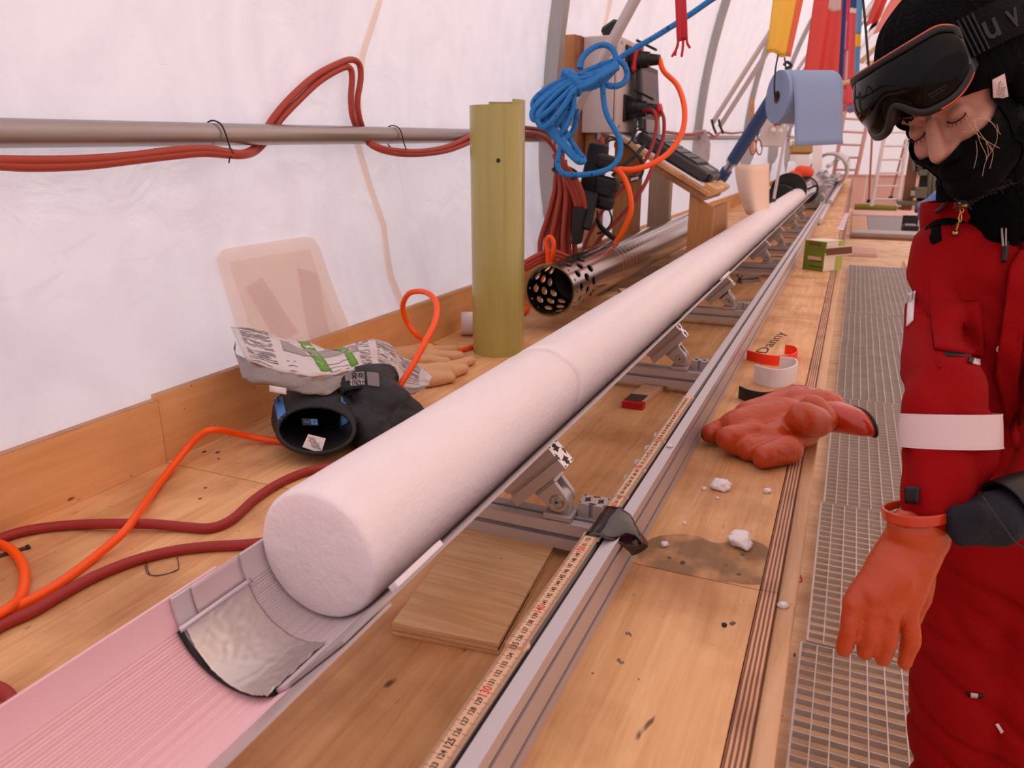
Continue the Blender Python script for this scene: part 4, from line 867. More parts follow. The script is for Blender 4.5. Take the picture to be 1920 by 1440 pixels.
# ------------------------------------------------------------------ green half tubes, white tube, steel barrel
m_green = mat('glassfibre_green', 'b4ac66', .25, var=.5, vscale=5, vstretch=(6, 6, .35), h2='968e4c', coat=.3)
m_greenr = mat('glassfibre_rim', 'c2b48a', .5)
def shell(name, c, R_, a0, a1, h, th, label, hole=None):
    o = thing(name, label, 'tube', (c[0], c[1], 0), 'green half tubes'); n = 44
    g = [[(c[0] + R_ * cos(rad(a0 + (a1 - a0) * k / n)), c[1] + R_ * sin(rad(a0 + (a1 - a0) * k / n)), .0003 + h * j / 6) for k in range(n + 1)] for j in range(7)]
    s = sheet('shell', g, th, m_green, o); s.data.set_sharp_from_angle(angle=rad(40))
    g = [[(c[0] + (R_ + d) * cos(rad(a0 + (a1 - a0) * k / n)), c[1] + (R_ + d) * sin(rad(a0 + (a1 - a0) * k / n)), h + .0005) for k in range(n + 1)] for d in (-th / 2, th / 2)]
    sheet('rim', g, .0006, m_greenr, o)
    if hole:
        p = PZ(*hole[:2], 0); a = hole[2]; q = V((c[0] + (R_ + th * .5) * cos(rad(a)), c[1] + (R_ + th * .5) * sin(rad(a)), hole[3])); d = V((cos(rad(a)), sin(rad(a)), 0))
        tube('drilled_hole', [q - d * .002, q + d * .0012], .0062, m_blackm, o, 14, sm=0)
    return o
shell('green_tube', (-.985, 2.13), .0765, -196, 33, .742, .006, 'olive green half tube standing upright on the bench behind the core', (0, 0, -62, .59))
shell('green_tube', (-1.02, 2.2365), .072, -35, 145, .764, .006, 'second olive half tube, mostly hidden behind the first')
wt = thing('white_tube', 'short white plastic tube lying behind the green half tube', 'tube', tuple(PZ(880, 626)))
c = PZ(866, 628) + V((0, 0, .041)); ax = V((1, .45, 0)).normalized(); m4 = frame(c, ax, V((0, 0, 1)).cross(ax), V((0, 0, 1)))
g = [[m4 @ V((.035 * j, .038 * cos(2 * pi * k / 40), .038 * sin(2 * pi * k / 40))) for k in range(41)] for j in range(3)]
sheet('wall', g, .005, m_white, wt)
sb = thing('core_barrel', 'long polished steel core barrel with perforated mouth lying on blocks', 'barrel', (-.93, 4.4, 0))
BX, BZ, BR, BY = -.928, .149, .0915, 2.44
def cyl_shell(y0, y1, ro, ri, n=72, ny=1):
    v, f = [], []
    for (r, y) in [(ro, y0 + (y1 - y0) * k / ny) for k in range(ny + 1)] + [(ri, y1 - (y1 - y0) * k / ny) for k in range(ny + 1)]:
        for j in range(n): a = 2 * pi * j / n; v.append((BX + r * cos(a), y, BZ + r * sin(a)))
    m_ = 2 * (ny + 1)
    for i in range(m_):
        for j in range(n): f.append((i * n + j, i * n + (j + 1) % n, ((i + 1) % m_) * n + (j + 1) % n, ((i + 1) % m_) * n + j))
    return v, f
mo = mesh('perforated_mouth', *cyl_shell(BY, BY + .33, BR, BR - .006), m_steel, sb, True)
cb = Bag()
for i, (yo, n, sz, ph) in enumerate(((.03, 14, .006, 0), (.085, 12, .019, .1), (.155, 12, .020, .36), (.225, 12, .020, .1))):
    for k in range(n):
        a = 2 * pi * k / n + ph; d = V((cos(a), 0, sin(a))); t1 = V((-sin(a), 0, cos(a)))
        pts = [V((BX, BY + yo, BZ)) + t1 * sz * .75 * cos(b) + V((0, 1, 0)) * sz * 1.25 * sin(b) for b in [2 * pi * q / 12 for q in range(12)]]
        v = [p + d * (BR - .02) for p in pts] + [p + d * (BR + .02) for p in pts]; n2 = 12
        cb.add(v, [tuple(reversed(range(n2))), tuple(range(n2, 2 * n2))] + [(q, (q + 1) % n2, n2 + (q + 1) % n2, n2 + q) for q in range(n2)])
cu = cb.done('cut', None); bm = bmesh.new(); bm.from_mesh(cu.data); bmesh.ops.recalc_face_normals(bm, faces=bm.faces); bm.to_mesh(cu.data); bm.free()
bm = bmesh.new(); bm.from_mesh(mo.data); bmesh.ops.recalc_face_normals(bm, faces=bm.faces); bm.to_mesh(mo.data); bm.free()
md = mo.modifiers.new('b', 'BOOLEAN'); md.object = cu; md.operation = 'DIFFERENCE'; md.solver = 'EXACT'
bpy.context.view_layer.update(); me = evaluated(mo); mo.modifiers.clear(); mo.data = me; bpy.data.objects.remove(cu)
me.set_sharp_from_angle(angle=rad(35))
tb = mesh('barrel_tube', *cyl_shell(BY + .3302, 5.05, BR, BR - .006, 72, 6), m_steel, sb, True); tb.data.set_sharp_from_angle(angle=rad(35))
li = mesh('dark_inner_shell', *cyl_shell(BY + .28, 5.0, BR - .0065, BR - .012, 48, 2), m_blackin, sb, True)  # near-black inner shell that makes the inside of the barrel dark
for k in range(9): o = mesh('groove_ring', *cyl_shell(BY + .62 + .055 * k, BY + .622 + .055 * k, BR + .0006, BR - .001, 64), m_galv, sb, True)
for (y, dx, r, lb) in ((2.95, .03, .5, 'pale wooden block under the barrel near its mouth'),):
    wb = thing('wood_block', lb, 'block', (BX + dx, y, 0))
    obox('block', M.Translation((BX + dx, y, .028)) @ M.Rotation(r, 4, 'Z'), (.24, .09, .056), m_pale, wb, .002); obox('wedge', M.Translation((BX + dx + .10, y, .068)) @ M.Rotation(r, 4, 'Z'), (.035, .08, .022), m_pale, wb, .002)
wd = thing('wood_stick', 'thin dark-ended wooden stick on the bench before the barrel block', 'stick', tuple(PZ(1130, 560)))
a, b = PZ(1106, 562, .012), PZ(1150, 528, .012); obox('stick', frame((a + b) / 2, b - a, V((0, 0, 1)).cross(b - a)), ((b - a).length, .02, .016), m_pale, wd, .002); obox('dark_end', frame(a, b - a, V((0, 0, 1)).cross(b - a)), (.03, .022, .018), m_dark, wd, .003)
# ------------------------------------------------------------------ orange glove on the bench
m_gl = mat('orange_rubber', 'b84214', .38, bump=.25, bscale=90, coat=.25); m_gl2 = mat('orange_rubber_cuff', 'c0361a', .16, coat=.6)
og = thing('rubber_glove', 'orange rubber glove lying palm up on the bench with curled fingers', 'glove', tuple(PZ(1440, 820)))
def cz(u, v, z): return PZ(u, v, z)
sh = [capsule(cz(1385, 806, .035), cz(1470, 790, .04), .046, .056), capsule(cz(1405, 782, .035), cz(1490, 762, .04), .038, .05), capsule(cz(1430, 800, .035), cz(1520, 780, .042), .046, .052), capsule(cz(1440, 830, .026), cz(1500, 800, .034), .040, .048),
      capsule(cz(1400, 788, .04), cz(1332, 812, .028), .026, .022), capsule(cz(1332, 812, .028), cz(1345, 816, .022), .022, .020),
      capsule(cz(1410, 810, .046), cz(1364, 822, .042), .026, .025), capsule(cz(1364, 822, .042), cz(1378, 835, .026), .025, .022),
      capsule(cz(1455, 838, .026), cz(1405, 842, .026), .028, .026), capsule(cz(1480, 842, .03), cz(1434, 856, .026), .030, .026),
      capsule(cz(1530, 792, .066), cz(1506, 786, .078), .034, .037), capsule(cz(1545, 786, .058), cz(1525, 768, .074), .030, .032),
      capsule(cz(1500, 770, .045), cz(1545, 772, .05), .052, .050)]
fuse('hand', sh, .0045, m_gl, og, 5, .5, lambda p: .0022 * noise.noise(p * 18) + .001 * noise.noise(p * 45))
rings, nr = [], 36
prof = [((1478, 758, .045), .058, .040), ((1515, 762, .05), .074, .040), ((1555, 770, .054), .092, .036), ((1585, 778, .056), .098, .030), ((1598, 782, .057), .097, .026)]
ax = (cz(1598, 782, .057) - cz(1478, 758, .045)).normalized(); sd = V((0, 0, 1)).cross(ax).normalized(); up_ = ax.cross(sd)
for (c, a, b) in prof:
    c = cz(*c); kk = len(rings) / 4; sd = (V((.2, 1, 0)).normalized().lerp(V((-.55, .83, 0)), kk)).normalized(); rings.append([c + sd * a * .9 * cos(2 * pi * k / nr) + up_ * (b * sin(2 * pi * k / nr) + .006 * sin(3 * 2 * pi * k / nr + c.x * 20)) for k in range(nr + 1)])
sheet('cuff', rings, .0022, m_gl2, og); tube('black_rim', rings[-1][:-1], .0034, m_black, og, 8, True, 2)
# ------------------------------------------------------------------ green carton
gb = thing('tea_carton', 'small green and white carton standing on the bench edge, flap torn open', 'carton', tuple(PZ(1540, 505)))
m_cg = mat('carton_green', '7d8a26', .45, var=.6, vscale=9, h2='4a6a2c'); m_cw = mat('carton_white', 'e8dcc8', .5); m_cb = mat('carton_brown', '7b5238', .6); m_cl = mat('carton_lime', 'a9b84a', .5)
A = PZ(1504, 504); Bq = PZ(1542, 510); ex = (Bq - A); wv = ex.length; ex.normalize(); Cq = PZ(1566, 499); ey = (Cq - Bq); dv = ey.length * .5; ey.normalize(); ey = (ey - ex * ey.dot(ex)).normalized(); hh = .158; dv = .15
m4 = frame(A, ex, ey, V((0, 0, 1)))
def cbx(nm, a, b, c, d, e, f_, m): o = obox(nm, m4 @ M.Translation(((a + b) / 2, (c + d) / 2, (e + f_) / 2)), (b - a, d - c, f_ - e), m, gb, .0006); return o
cbx('box', 0, wv, 0, dv, .0006, hh, m_cg); cbx('side_panel', wv, wv + .001, .002, dv * .62, .002, hh * .62, m_cw); cbx('side_green', wv, wv + .001, dv * .63, dv, .002, hh * .62, m_cl); cbx('side_top', wv, wv + .001, .01, dv * .7, hh * .66, hh * .99, m_cw); cbx('side_top_green', wv, wv + .001, dv * .72, dv, hh * .66, hh * .99, m_cl)
cbx('lid', .002, wv - .002, .002, dv - .002, hh, hh + .0012, m_cw); fm = m4 @ M.Translation((wv + .052, .045, hh * .72)) @ M.Rotation(rad(38), 4, 'Z') @ M.Rotation(rad(-8), 4, 'Y'); obox('flap', fm, (.125, .003, .036), m_cb, gb, .0005); obox('flap_edge', fm @ M.Translation((0, -.0005, .021)), (.128, .004, .006), m_cw, gb, .0005); obox('flap_edge', fm @ M.Translation((0, -.0005, -.021)), (.128, .004, .006), m_cw, gb, .0005)
cbx('label', wv * .22, wv * .86, -.0012, -.0002, hh * .36, hh * .48, mat('carton_label', 'e2b8a4', .5)); cbx('brown_print', wv * .2, wv * .8, -.0012, -.0002, hh * .84, hh * .95, m_cb); cbx('dark_print', wv * .4, wv * .9, -.0012, -.0002, hh * .32, hh * .345, m_ink); cbx('low_print', wv * .3, wv * .95, -.0012, -.0002, hh * .13, hh * .17, mat('carton_dark', '4a5a20', .5))
pw = PZ(1568, 416); ps_ = thing('plastic_strip', 'flat pinkish plastic strip lying on the far bench top', 'strip', tuple(pw)); q = [PZ(u, v) for u, v in ((1569, 431), (1582, 432), (1592, 400), (1584, 400))]; prism('strip', [(x.x, x.y) for x in q], .004, M.Identity(4), mat('pink_strip', 'd4b4c0', .4), ps_, .001); prism('strip_rim', [(x.x, x.y) for x in (q[0], q[1], q[1] + V((0, .1, 0)), q[0] + V((0, .1, 0)))], .0048, M.Identity(4), m_white, ps_)
# ------------------------------------------------------------------ crumpled plastic bag with print
m_bag = mat('bag_plastic', 'd4cccb', .22, coat=.5, bump=.5, bscale=45); m_bag2 = mat('bag_clear', '8a807c', .15, coat=.6, bump=.6, bscale=50); m_leaf = mat('green_print', '5f9a2c', .4)
bg = thing('plastic_bag', 'crumpled printed plastic bag with green bars resting on the black gloves', 'bag', tuple(PZ(640, 720, .05)))
top = [(432, 612, 1.70), (475, 618, 1.72), (520, 630, 1.76), (570, 645, 1.80), (625, 656, 1.84), (665, 648, 1.88), (705, 638, 1.92), (735, 648, 1.93), (752, 668, 1.92), (790, 690, 1.90), (812, 706, 1.88)]
bot = [(462, 676, 1.62), (500, 690, 1.61), (545, 700, 1.62), (590, 706, 1.63), (640, 700, 1.68), (680, 690, 1.73), (712, 700, 1.78), (738, 715, 1.80), (760, 726, 1.83), (785, 728, 1.85), (805, 722, 1.86)]
T_, B2 = smooth_path([P(*q) for q in top], 5), smooth_path([P(*q) for q in bot], 5); NB = 16
def bsurf(i, t, off=0.0):
    a, b = T_[i], B2[i]; p = a.lerp(b, t); bulge = .020 * sin(pi * t) * (1 if i < 40 else .5)
    nrm = (b - a).cross(V((1, .3, 0))).normalized(); nrm = nrm if nrm.z > 0 else -nrm
    c = .009 * noise.noise(p * 22) + .006 * abs(noise.noise(p * 48 + V((3, 0, 0)))) + .0035 * noise.noise(p * 90)
    return p + nrm * (bulge + c + off)
sheet('printed_side', [[bsurf(i, k / NB) for k in range(NB + 1)] for i in range(len(T_))], .0009, m_bag, bg)
lower = [(440, 640, 1.70), (456, 708, 1.60), (505, 724, 1.60), (560, 736, 1.61), (615, 740, 1.63), (640, 722, 1.66), (700, 722, 1.76), (745, 736, 1.80), (775, 740, 1.83)]
Lw = smooth_path([P(*q) for q in lower], 6); up2 = [B2[int(i * (len(B2) - 1) / (len(Lw) - 1))] for i in range(len(Lw))]
sheet('clear_side', [[a.lerp(b, k / 7) + V((0, -.012 * sin(pi * k / 7), 0)) + V((1, .5, .6)) * (.007 * noise.noise(a.lerp(b, k / 7) * 45)) for k in range(8)] for a, b in zip(up2, Lw)], .0008, m_bag2, bg)
lines, dk_ = Bag(), Bag()
for k in range(34):
    t = .05 + .9 * k / 33; i = 1
    for seg0, seg1 in ((2, 9), (10, 13), (18, 23), (25, 29), (30, 38), (39, 46)):
        if (k % 8 == 0) or (seg0 in (10, 18) and k % 3): continue
        pts = []
        for i in range(seg0, min(seg1, len(T_) - 1)): pts.append((bsurf(i, t, .0009), bsurf(i, t + .012, .0009)))
        if random.random() < .85:
            n0 = len(pts); lines.add([x for p in pts for x in p], [(2 * q, 2 * q + 2, 2 * q + 3, 2 * q + 1) for q in range(n0 - 1)])
tag(lines.done('print_lines', mat('print_grey', '6d6462', .5), bg), kind='stuff')
for (i0, i1) in ((13.2, 15.2), (19.2, 21.0)):
    g = []
    for k in range(13):
        t = .16 + .78 * k / 12; row = []
        for q in range(4):
            x = i0 + (i1 - i0) * q / 3 + 3.4 * t; i = int(x); fr_ = x - i; row.append(bsurf(i, t, .0014).lerp(bsurf(i + 1, t, .0014), fr_))
        g.append(row)
    sheet('green_bar', g, .0004, m_leaf, bg)
g = [[bsurf(i, t, .0013) for t in (.42, .47, .52, .58, .63)] for i in range(10, 26)]; sheet('grey_box', g, .0004, mat('print_mid', 'a09896', .4), bg)
sheet('white_flap', [[P(505 + 16 * i, 722 + 3 * i + 4 * j, 1.598) for j in range(4)] for i in range(3)], .0008, m_paper, bg)
# ------------------------------------------------------------------ black winter gloves
def decal0(name, px, m, par, o, off=.004, th=.002, nu=6, nv=8):
    a, b, c, d = [V((x, y, 0)) for x, y in px]; g = []; ctr = hit(o, (a.x + c.x) / 2, (a.y + c.y) / 2, off); dl = (ctr - EYE).dot(FW) if ctr else 1.7
    for j in range(nv + 1):
        row = []
        for i in range(nu + 1):
            q = a.lerp(b, i / nu).lerp(d.lerp(c, i / nu), j / nv); p = hit(o, q.x, q.y, off); row.append(p if p else P(q.x, q.y, dl))
        g.append(row)
    return sheet(name, g, th, m, par)
m_bk = mat('glove_black', '1b1a1c', .6, bump=.35, bscale=70); m_bkin = mat('glove_lining', '050506', .9); m_sky = mat('glove_blue', '4a86c8', .5, bump=.3, bscale=160); m_gy = mat('glove_grey', '8d8688', .35); m_gsh = mat('glove_shell', '211f24', .6, bump=.5, bscale=40)
gv = thing('winter_glove', 'black winter glove with open cuff towards the camera and white care label', 'glove', tuple(PZ(600, 850)))
def ell(c, a, b, d, n=36, tilt=0):   # ellipse of pixel radii a, b about (u, v) at depth d, tilted away at its top
    return [P(c[0] + a * cos(2 * pi * k / n), c[1] - b * sin(2 * pi * k / n), d + tilt * sin(2 * pi * k / n)) for k in range(n + 1)]
rg = [ell((592, 806), 72, 44, 1.56, tilt=.035), ell((592, 800), 76, 50, 1.58, tilt=.035), ell((590, 788), 80, 54, 1.62, tilt=.03), ell((592, 770), 80, 52, 1.68, tilt=.02), ell((606, 758), 72, 44, 1.74), ell((625, 752), 36, 26, 1.79), ell((632, 750), 8, 6, 1.81)]
for r_ in rg:
    for k, p in enumerate(r_):
        if p.z < .004: p.z = .004 + .0005 * (k % 2)
shA = sheet('shell', rg, .004, m_bk, gv); tube('cuff_binding', rg[0][:-1], .0048, m_bk, gv, 8, True, 1)
rg2 = [[p.lerp(sum(r_[:-1], V()) / 36, .07) for p in r_] for r_ in rg[1:5]]; sheet('lining', rg2, .002, m_bkin, gv)
def patch(name, px, d, m, par, th=.0022, dz=0):
    q = [P(u, v, d) for u, v in px]; nv = -FW
    v = [p - nv * 0 for p in q] + [p + nv * th for p in q]; n = len(q)
    return mesh(name, v, [tuple(range(n)), tuple(reversed(range(n, 2 * n)))] + [((i + 1) % n, i, n + i, n + (i + 1) % n) for i in range(n)], m, par)
decal0('blue_panel', [(513, 748), (530, 744), (541, 800), (523, 798)], m_sky, gv, shA)
patch('size_tag', [(566, 784), (596, 786), (598, 798), (568, 797)], 1.528, m_blackm, gv); patch('size_tag_blue', [(583, 785.5), (594.5, 786), (596, 796.5), (584, 796)], 1.5255, m_sky, gv)
cam_m = M(((RT.x, UP.x, -FW.x, 0), (RT.y, UP.y, -FW.y, 0), (RT.z, UP.z, -FW.z, 0), (0, 0, 0, 1)))
def ctext(name, s, u, v, d, size_px, rot, m, par, bold=0): return text(name, s, size_px * d / FPX, M.Translation(P(u, v, d)) @ cam_m @ M.Rotation(rad(rot), 4, 'Z'), m, par, bold=bold)
ctext('size_mark', 'A6', 575.5, 790.5, 1.5245, 10, -4, m_sky, gv); ctext('size_mark', 'F', 589.5, 791.3, 1.5225, 10, -4, m_ink, gv)
patch('care_label', [(578, 814), (611, 822), (602, 850), (567, 838)], 1.535, m_paper, gv, .0006)
for k in range(6): ctext('label_print', ('Thinsulate', 'Taille 8 M', 'Polyester', 'Lavage main', 'Ne pas', 'repasser')[k], 594 - 2 * k, 822 + 3.6 * (5 - k), 1.5335, 4.6, 164, m_ink, gv)
gw = thing('winter_glove', 'black winter glove with grey waterproof badge and blue side, lying behind the core', 'glove', tuple(PZ(720, 810)))
sh = [capsule(P(690, 730, 1.74), P(715, 770, 1.70), .062, .072), capsule(P(715, 770, 1.70), P(760, 800, 1.72), .072, .060), capsule(P(668, 790, 1.64), P(700, 815, 1.62), .040, .050), capsule(P(690, 712, 1.78), P(720, 708, 1.80), .040, .036), capsule(P(735, 800, 1.68), P(790, 830, 1.72), .055, .05)]
g1 = fuse('shell', sh, .006, m_gsh, gw, 6, .5, lambda p: .004 * noise.noise(p * 16) + .003 * noise.noise(p * 38) - .006 * max(0, .3 - abs(noise.noise(p * 13)) * 2))
for x in g1.data.vertices: x.co.z = max(x.co.z, .002)
cq = [P(640, 716, 1.715), P(652, 698, 1.73), P(690, 690, 1.75), P(725, 692, 1.77), P(742, 706, 1.775)]; cq2 = [P(640, 742, 1.66), P(655, 732, 1.655), P(690, 728, 1.67), P(725, 730, 1.69), P(744, 738, 1.71)]
A_, B3 = smooth_path(cq, 6), smooth_path(cq2, 6); sheet('cuff', [[a.lerp(b, k / 6) + V((0, -.01, .012)) * sin(pi * k / 6) for k in range(7)] for a, b in zip(A_, B3)], .006, m_bk, gw)
patch('badge', [(688, 697), (710, 699), (712, 725), (690, 722)], 1.655, m_gy, gw); patch('badge_panel', [(646, 699), (683, 696), (684, 712), (648, 714)], 1.66, m_gy, gw, .0016)
for (u, v) in ((664, 702), (676, 703), (664, 709)): tube('drop_mark', [P(u + 3.5 * cos(a), v + 3 * sin(a), 1.657) for a in [2 * pi * k / 10 for k in range(10)]], .0009, m_ink, gw, 6, True, 0)
ctext('badge_print', 'WATER', 670, 719, 1.652, 8.5, 184, m_white, gw); ctext('badge_print', 'PROOF', 670, 712.5, 1.652, 8.5, 184, m_white, gw)
decal0('blue_panel', [(640, 744), (654, 738), (653, 792), (640, 800)], m_sky, gw, g1)
# ------------------------------------------------------------------ leather gloves
m_lea = mat('leather', 'dbae80', .6, bump=.35, bscale=60, var=.2, vscale=14)
for k, sh in enumerate((
    [capsule(PZ(735, 672, .022), PZ(800, 664, .024), .034, .036), capsule(PZ(800, 660, .026), PZ(852, 655, .018), .022, .016), capsule(PZ(800, 668, .026), PZ(862, 668, .016), .023, .016), capsule(PZ(790, 676, .026), PZ(838, 678, .018), .020, .014)],
    [capsule(PZ(785, 704, .022), PZ(830, 700, .022), .034, .032), capsule(PZ(830, 694, .02), PZ(884, 676, .014), .022, .014), capsule(PZ(825, 704, .02), PZ(870, 692, .015), .022, .015), capsule(PZ(800, 712, .02), PZ(845, 708, .016), .023, .016)])):
    lg = thing('leather_glove', ('pale tan leather work glove behind the bag, farther one of the two', 'pale tan leather work glove beside the bag tip, nearer the core')[k], 'glove', tuple(PZ(800, 670 + 30 * k)), 'leather gloves')
    q = fuse('shell', sh, .005, m_lea, lg, 4, .5, lambda p: .003 * noise.noise(p * 20)); 
    for x in q.data.vertices: x.co.z = max(x.co.z, .0015)
# scraps of wire on the bench
sw = thing('wire_scrap', 'thin bent wire scrap lying beside the second red hose', 'wire', tuple(PZ(300, 1070)))
tube('wire', on_bench([(272, 1060), (278, 1076), (300, 1078), (330, 1070), (335, 1060), (332, 1045)], .0012), .0007, m_darkalu, sw, 6); tube('wire', on_bench([(275, 1056), (283, 1078), (312, 1076), (336, 1066)], .0012), .0006, m_darkalu, sw, 6)
# ------------------------------------------------------------------ hanging things over the bench
m_paperblue = mat('blue_paper', '8ea2c4', .8, bump=.2, bscale=120)
pr = thing('paper_roll', 'roll of blue paper towel hanging on black string with one sheet drooping', 'paper roll', tuple(P(1457, 182, 3.1)))
ca = P(1457, 182, 3.1); ad = (RT * .985 + FW * .13 + UP * .03).normalized(); s1 = UP - ad * UP.dot(ad); s1.normalize(); s2 = ad.cross(s1)
def rring(c, r, n=40): return [c + s1 * r * cos(2 * pi * k / n) + s2 * r * sin(2 * pi * k / n) for k in range(n)]
Rr, Rc = .104, .026; rings = [rring(ca, Rc), rring(ca, Rr), rring(ca + ad * .23, Rr), rring(ca + ad * .23, Rc)]; n = 40; v = [p for r in rings for p in r]
mesh('roll', v, [(i * n + j, i * n + (j + 1) % n, ((i + 1) % 4) * n + (j + 1) % n, ((i + 1) % 4) * n + j) for i in range(4) for j in range(n)], m_paperblue, pr, True).data.set_sharp_from_angle(angle=rad(40))
rings = [rring(ca - ad * .001, Rc * .99), rring(ca - ad * .001, Rc * .84), rring(ca + ad * .23, Rc * .84), rring(ca + ad * .23, Rc * .99)]; v = [p for r in rings for p in r]
mesh('cardboard_core', v, [(i * n + j, i * n + (j + 1) % n, ((i + 1) % 4) * n + (j + 1) % n, ((i + 1) % 4) * n + j) for i in range(4) for j in range(n)], mat('cardboard', '6b5646', .8), pr)
col = []
for k in range(13): a = rad(-95 + 150 * k / 12); col.append((s1 * cos(a) + s2 * -sin(a)) * (Rr + .006) )
tang_ = []
g = []
path = [ -s2 * (Rr + .004) * 0 ]
sheetpts = [s1 * (Rr + .003) * cos(rad(a)) - s2.normalized() * (Rr + .003) * sin(rad(a)) for a in range(-70, 91, 10)]
sgn = 1 if (-s2).dot(-FW) > 0 else -1
sheetpts = [s1 * (Rr + .003) * cos(rad(a)) + (-s2 * sgn) * (Rr + .003) * sin(rad(a)) for a in range(-60, 91, 10)]
last = sheetpts[-1]
for k in range(1, 9): sheetpts.append(last - s1 * (.028 * k) + (-s2 * sgn) * .004 * sin(k * .7))
g = [[ca + ad * (.016 + .205 * q / 10) + p + UP * (-.012 * (1 - q / 10) * (i / len(sheetpts))) for q in range(11)] for i, p in enumerate(sheetpts)]
sheet('loose_sheet', g, .0012, m_paperblue, pr)
tube('string', [P(1459, 103, 3.08), P(1454, 130, 3.06), P(1452, 160, 3.05), P(1453, 184, 3.07)], .0035, m_black, pr, 6); tube('string', [P(1471, 108, 3.1), P(1473, 125, 3.08), P(1473, 142, 3.07)], .0035, m_black, pr, 6)
tube('knot', [P(1470, 122, 3.08), P(1476, 116, 3.08), P(1484, 124, 3.08), P(1474, 128, 3.08)], .006, m_blackm, pr, 6)
rd = thing('wooden_rod', 'thin wooden rod running from the blue paper roll behind the goggles', 'rod', tuple(P(1590, 152, 3.2)))
tube('rod', [P(1470, 180, 3.12), P(1640, 143, 3.3)], .010, m_pale, rd, 10, sm=0); tube('end_cap', [P(1636, 143.8, 3.296), P(1646, 141.5, 3.31)], .012, m_brownside, rd, 10, sm=0)
ck = thing('hanging_cord', 'black cord hanging down beside the hat from the roof', 'cord', tuple(P(1625, 70, 2.4)))
tube('cord', [P(1612, -60, 2.4), P(1618, 0, 2.4), P(1622, 40, 2.4), P(1626, 90, 2.4), P(1631, 150, 2.4), P(1634, 200, 2.4)], .004, m_black, ck, 6); tube('knot', [P(1631, 196, 2.4), P(1637, 204, 2.4)], .008, m_black, ck, 8, sm=0)
gp = thing('padded_pole', 'blue padded pole with a metal coupling slanting down behind the laptop', 'pole', tuple(P(1352, 335, 4.3)))
a, b = P(1340, 355, 4.3), P(1470, 150, 3.7)
def on(t): return a.lerp(b, t)
m_pad = mat('blue_pad', '3f5a8c', .7, var=.2, vscale=20)
tube('lower_pad', [on(0), on(.20)], .031, m_pad, gp, 16, sm=0); tube('coupling', [on(.2), on(.29)], .022, m_zinc, gp, 16, sm=0); tube('collar', [on(.275), on(.295)], .034, m_zinc, gp, 16, sm=0); tube('upper_pad', [on(.295), on(1.0)], .034, m_pad, gp, 16, sm=0)
# flags
def flag(name, label, c4, bands_, amp=.02, nu=10, nv=16, cat='flag', group=None, fold=3.0, sub=()):
    TL, TR_, BR_, BL = [P(*q) for q in c4]; t0 = thing(name, label, cat, tuple(TL), group); nrm = (TR_ - TL).cross(BL - TL).normalized()
    def S(s, t, off=0): return TL.lerp(TR_, s).lerp(BL.lerp(BR_, s), t) + nrm * (amp * sin(s * fold * pi + t * 2.2) * (.35 + .65 * t) + off)
    for nm, s0, s1_, t0_, t1_, m in bands_:
        sheet(nm, [[S(s0 + (s1_ - s0) * i / nu, t0_ + (t1_ - t0_) * j / nv) for i in range(nu + 1)] for j in range(nv + 1)], .0012, m, t0)
    for nm, s0, s1_, t0_, t1_, m in sub: sheet(nm, [[S(s0 + (s1_ - s0) * i / 10, t0_ + (t1_ - t0_) * j / 10) for i in range(11)] for j in range(11)], .012, m, t0)
    return t0
def cl(n, h): return fabric(n, h, h, .5, .15)
c_red, c_yel, c_or, c_navy, c_pink, c_mag, c_sky, c_wht, c_yel2, c_sal, c_rb = cl('f_red', 'ec5a50'), cl('f_yellow', 'ffdc58'), cl('f_orange', 'f88858'), cl('f_navy', '2c4a9c'), cl('f_pink', 'e892c0'), cl('f_magenta', 'f0507c'), cl('f_sky', '6cb4e0'), cl('f_white', 'f2ece6'), cl('f_yellow2', 'f6d61c'), cl('f_salmon', 'f8a498'), cl('f_ribbon', 'dc2438')
rbn = flag('red_ribbon', 'frayed red ribbon hanging down in front of the blue rope line', [(1264, -40, 2.5), (1285, -40, 2.5), (1289, 74, 2.5), (1270, 80, 2.5)], [('band', 0, 1, 0, 1, c_rib := c_rb)], .006, 6, 10, 'ribbon')
for q in ([(1272, 74), (1270, 88), (1264, 99), (1260, 106)], [(1272, 78), (1268, 92), (1266, 104)], [(1281, 76), (1280, 92), (1278, 106)], [(1287, 70), (1289, 82), (1294, 90)]): tube('tail', [P(u, v, 2.5) for u, v in q], .0042, c_rb, rbn, 6)
flag('flag', 'yellow flag with an orange edge hanging above the blue paper roll', [(1458, -70, 3.5), (1522, -70, 3.5), (1481, 109, 3.45), (1438, 98, 3.45)], [('yellow_band', 0, .80, 0, 1, c_yel), ('orange_band', .8, 1, 0, 1, c_or)], .010, group='flags over the bench', sub=[('hem', 0, .8, .94, .97, c_yel)])
flag('flag', 'wide red flag with a white square, right of the yellow flag', [(1534, -60, 5.0), (1582, -60, 5.0), (1568, 162, 4.9), (1508, 150, 4.9)], [('red_cloth', 0, 1, 0, 1, c_red)], .03, group='flags over the bench', sub=[('white_square', .52, .97, .1, .37, c_wht)])
flag('flag', 'narrow navy blue flag edge just right of the wide red flag', [(1578, -50, 5.5), (1590, -50, 5.5), (1577, 165, 5.4), (1566, 165, 5.4)], [('navy_cloth', 0, 1, 0, 1, c_navy)], .02, 4, group='flags over the bench')
flag('flag', 'magenta flag with a pink fold between the navy and the blue-topped red flag', [(1588, -40, 6.0), (1596, -40, 6.0), (1586, 168, 5.9), (1572, 165, 5.9)], [('magenta_cloth', 0, 1, 0, 1, c_mag)], .02, 4, group='flags over the bench', sub=[('pink_fold', .1, .8, .40, .66, c_pink), ('white_fold', .6, .95, .66, .95, c_wht)])
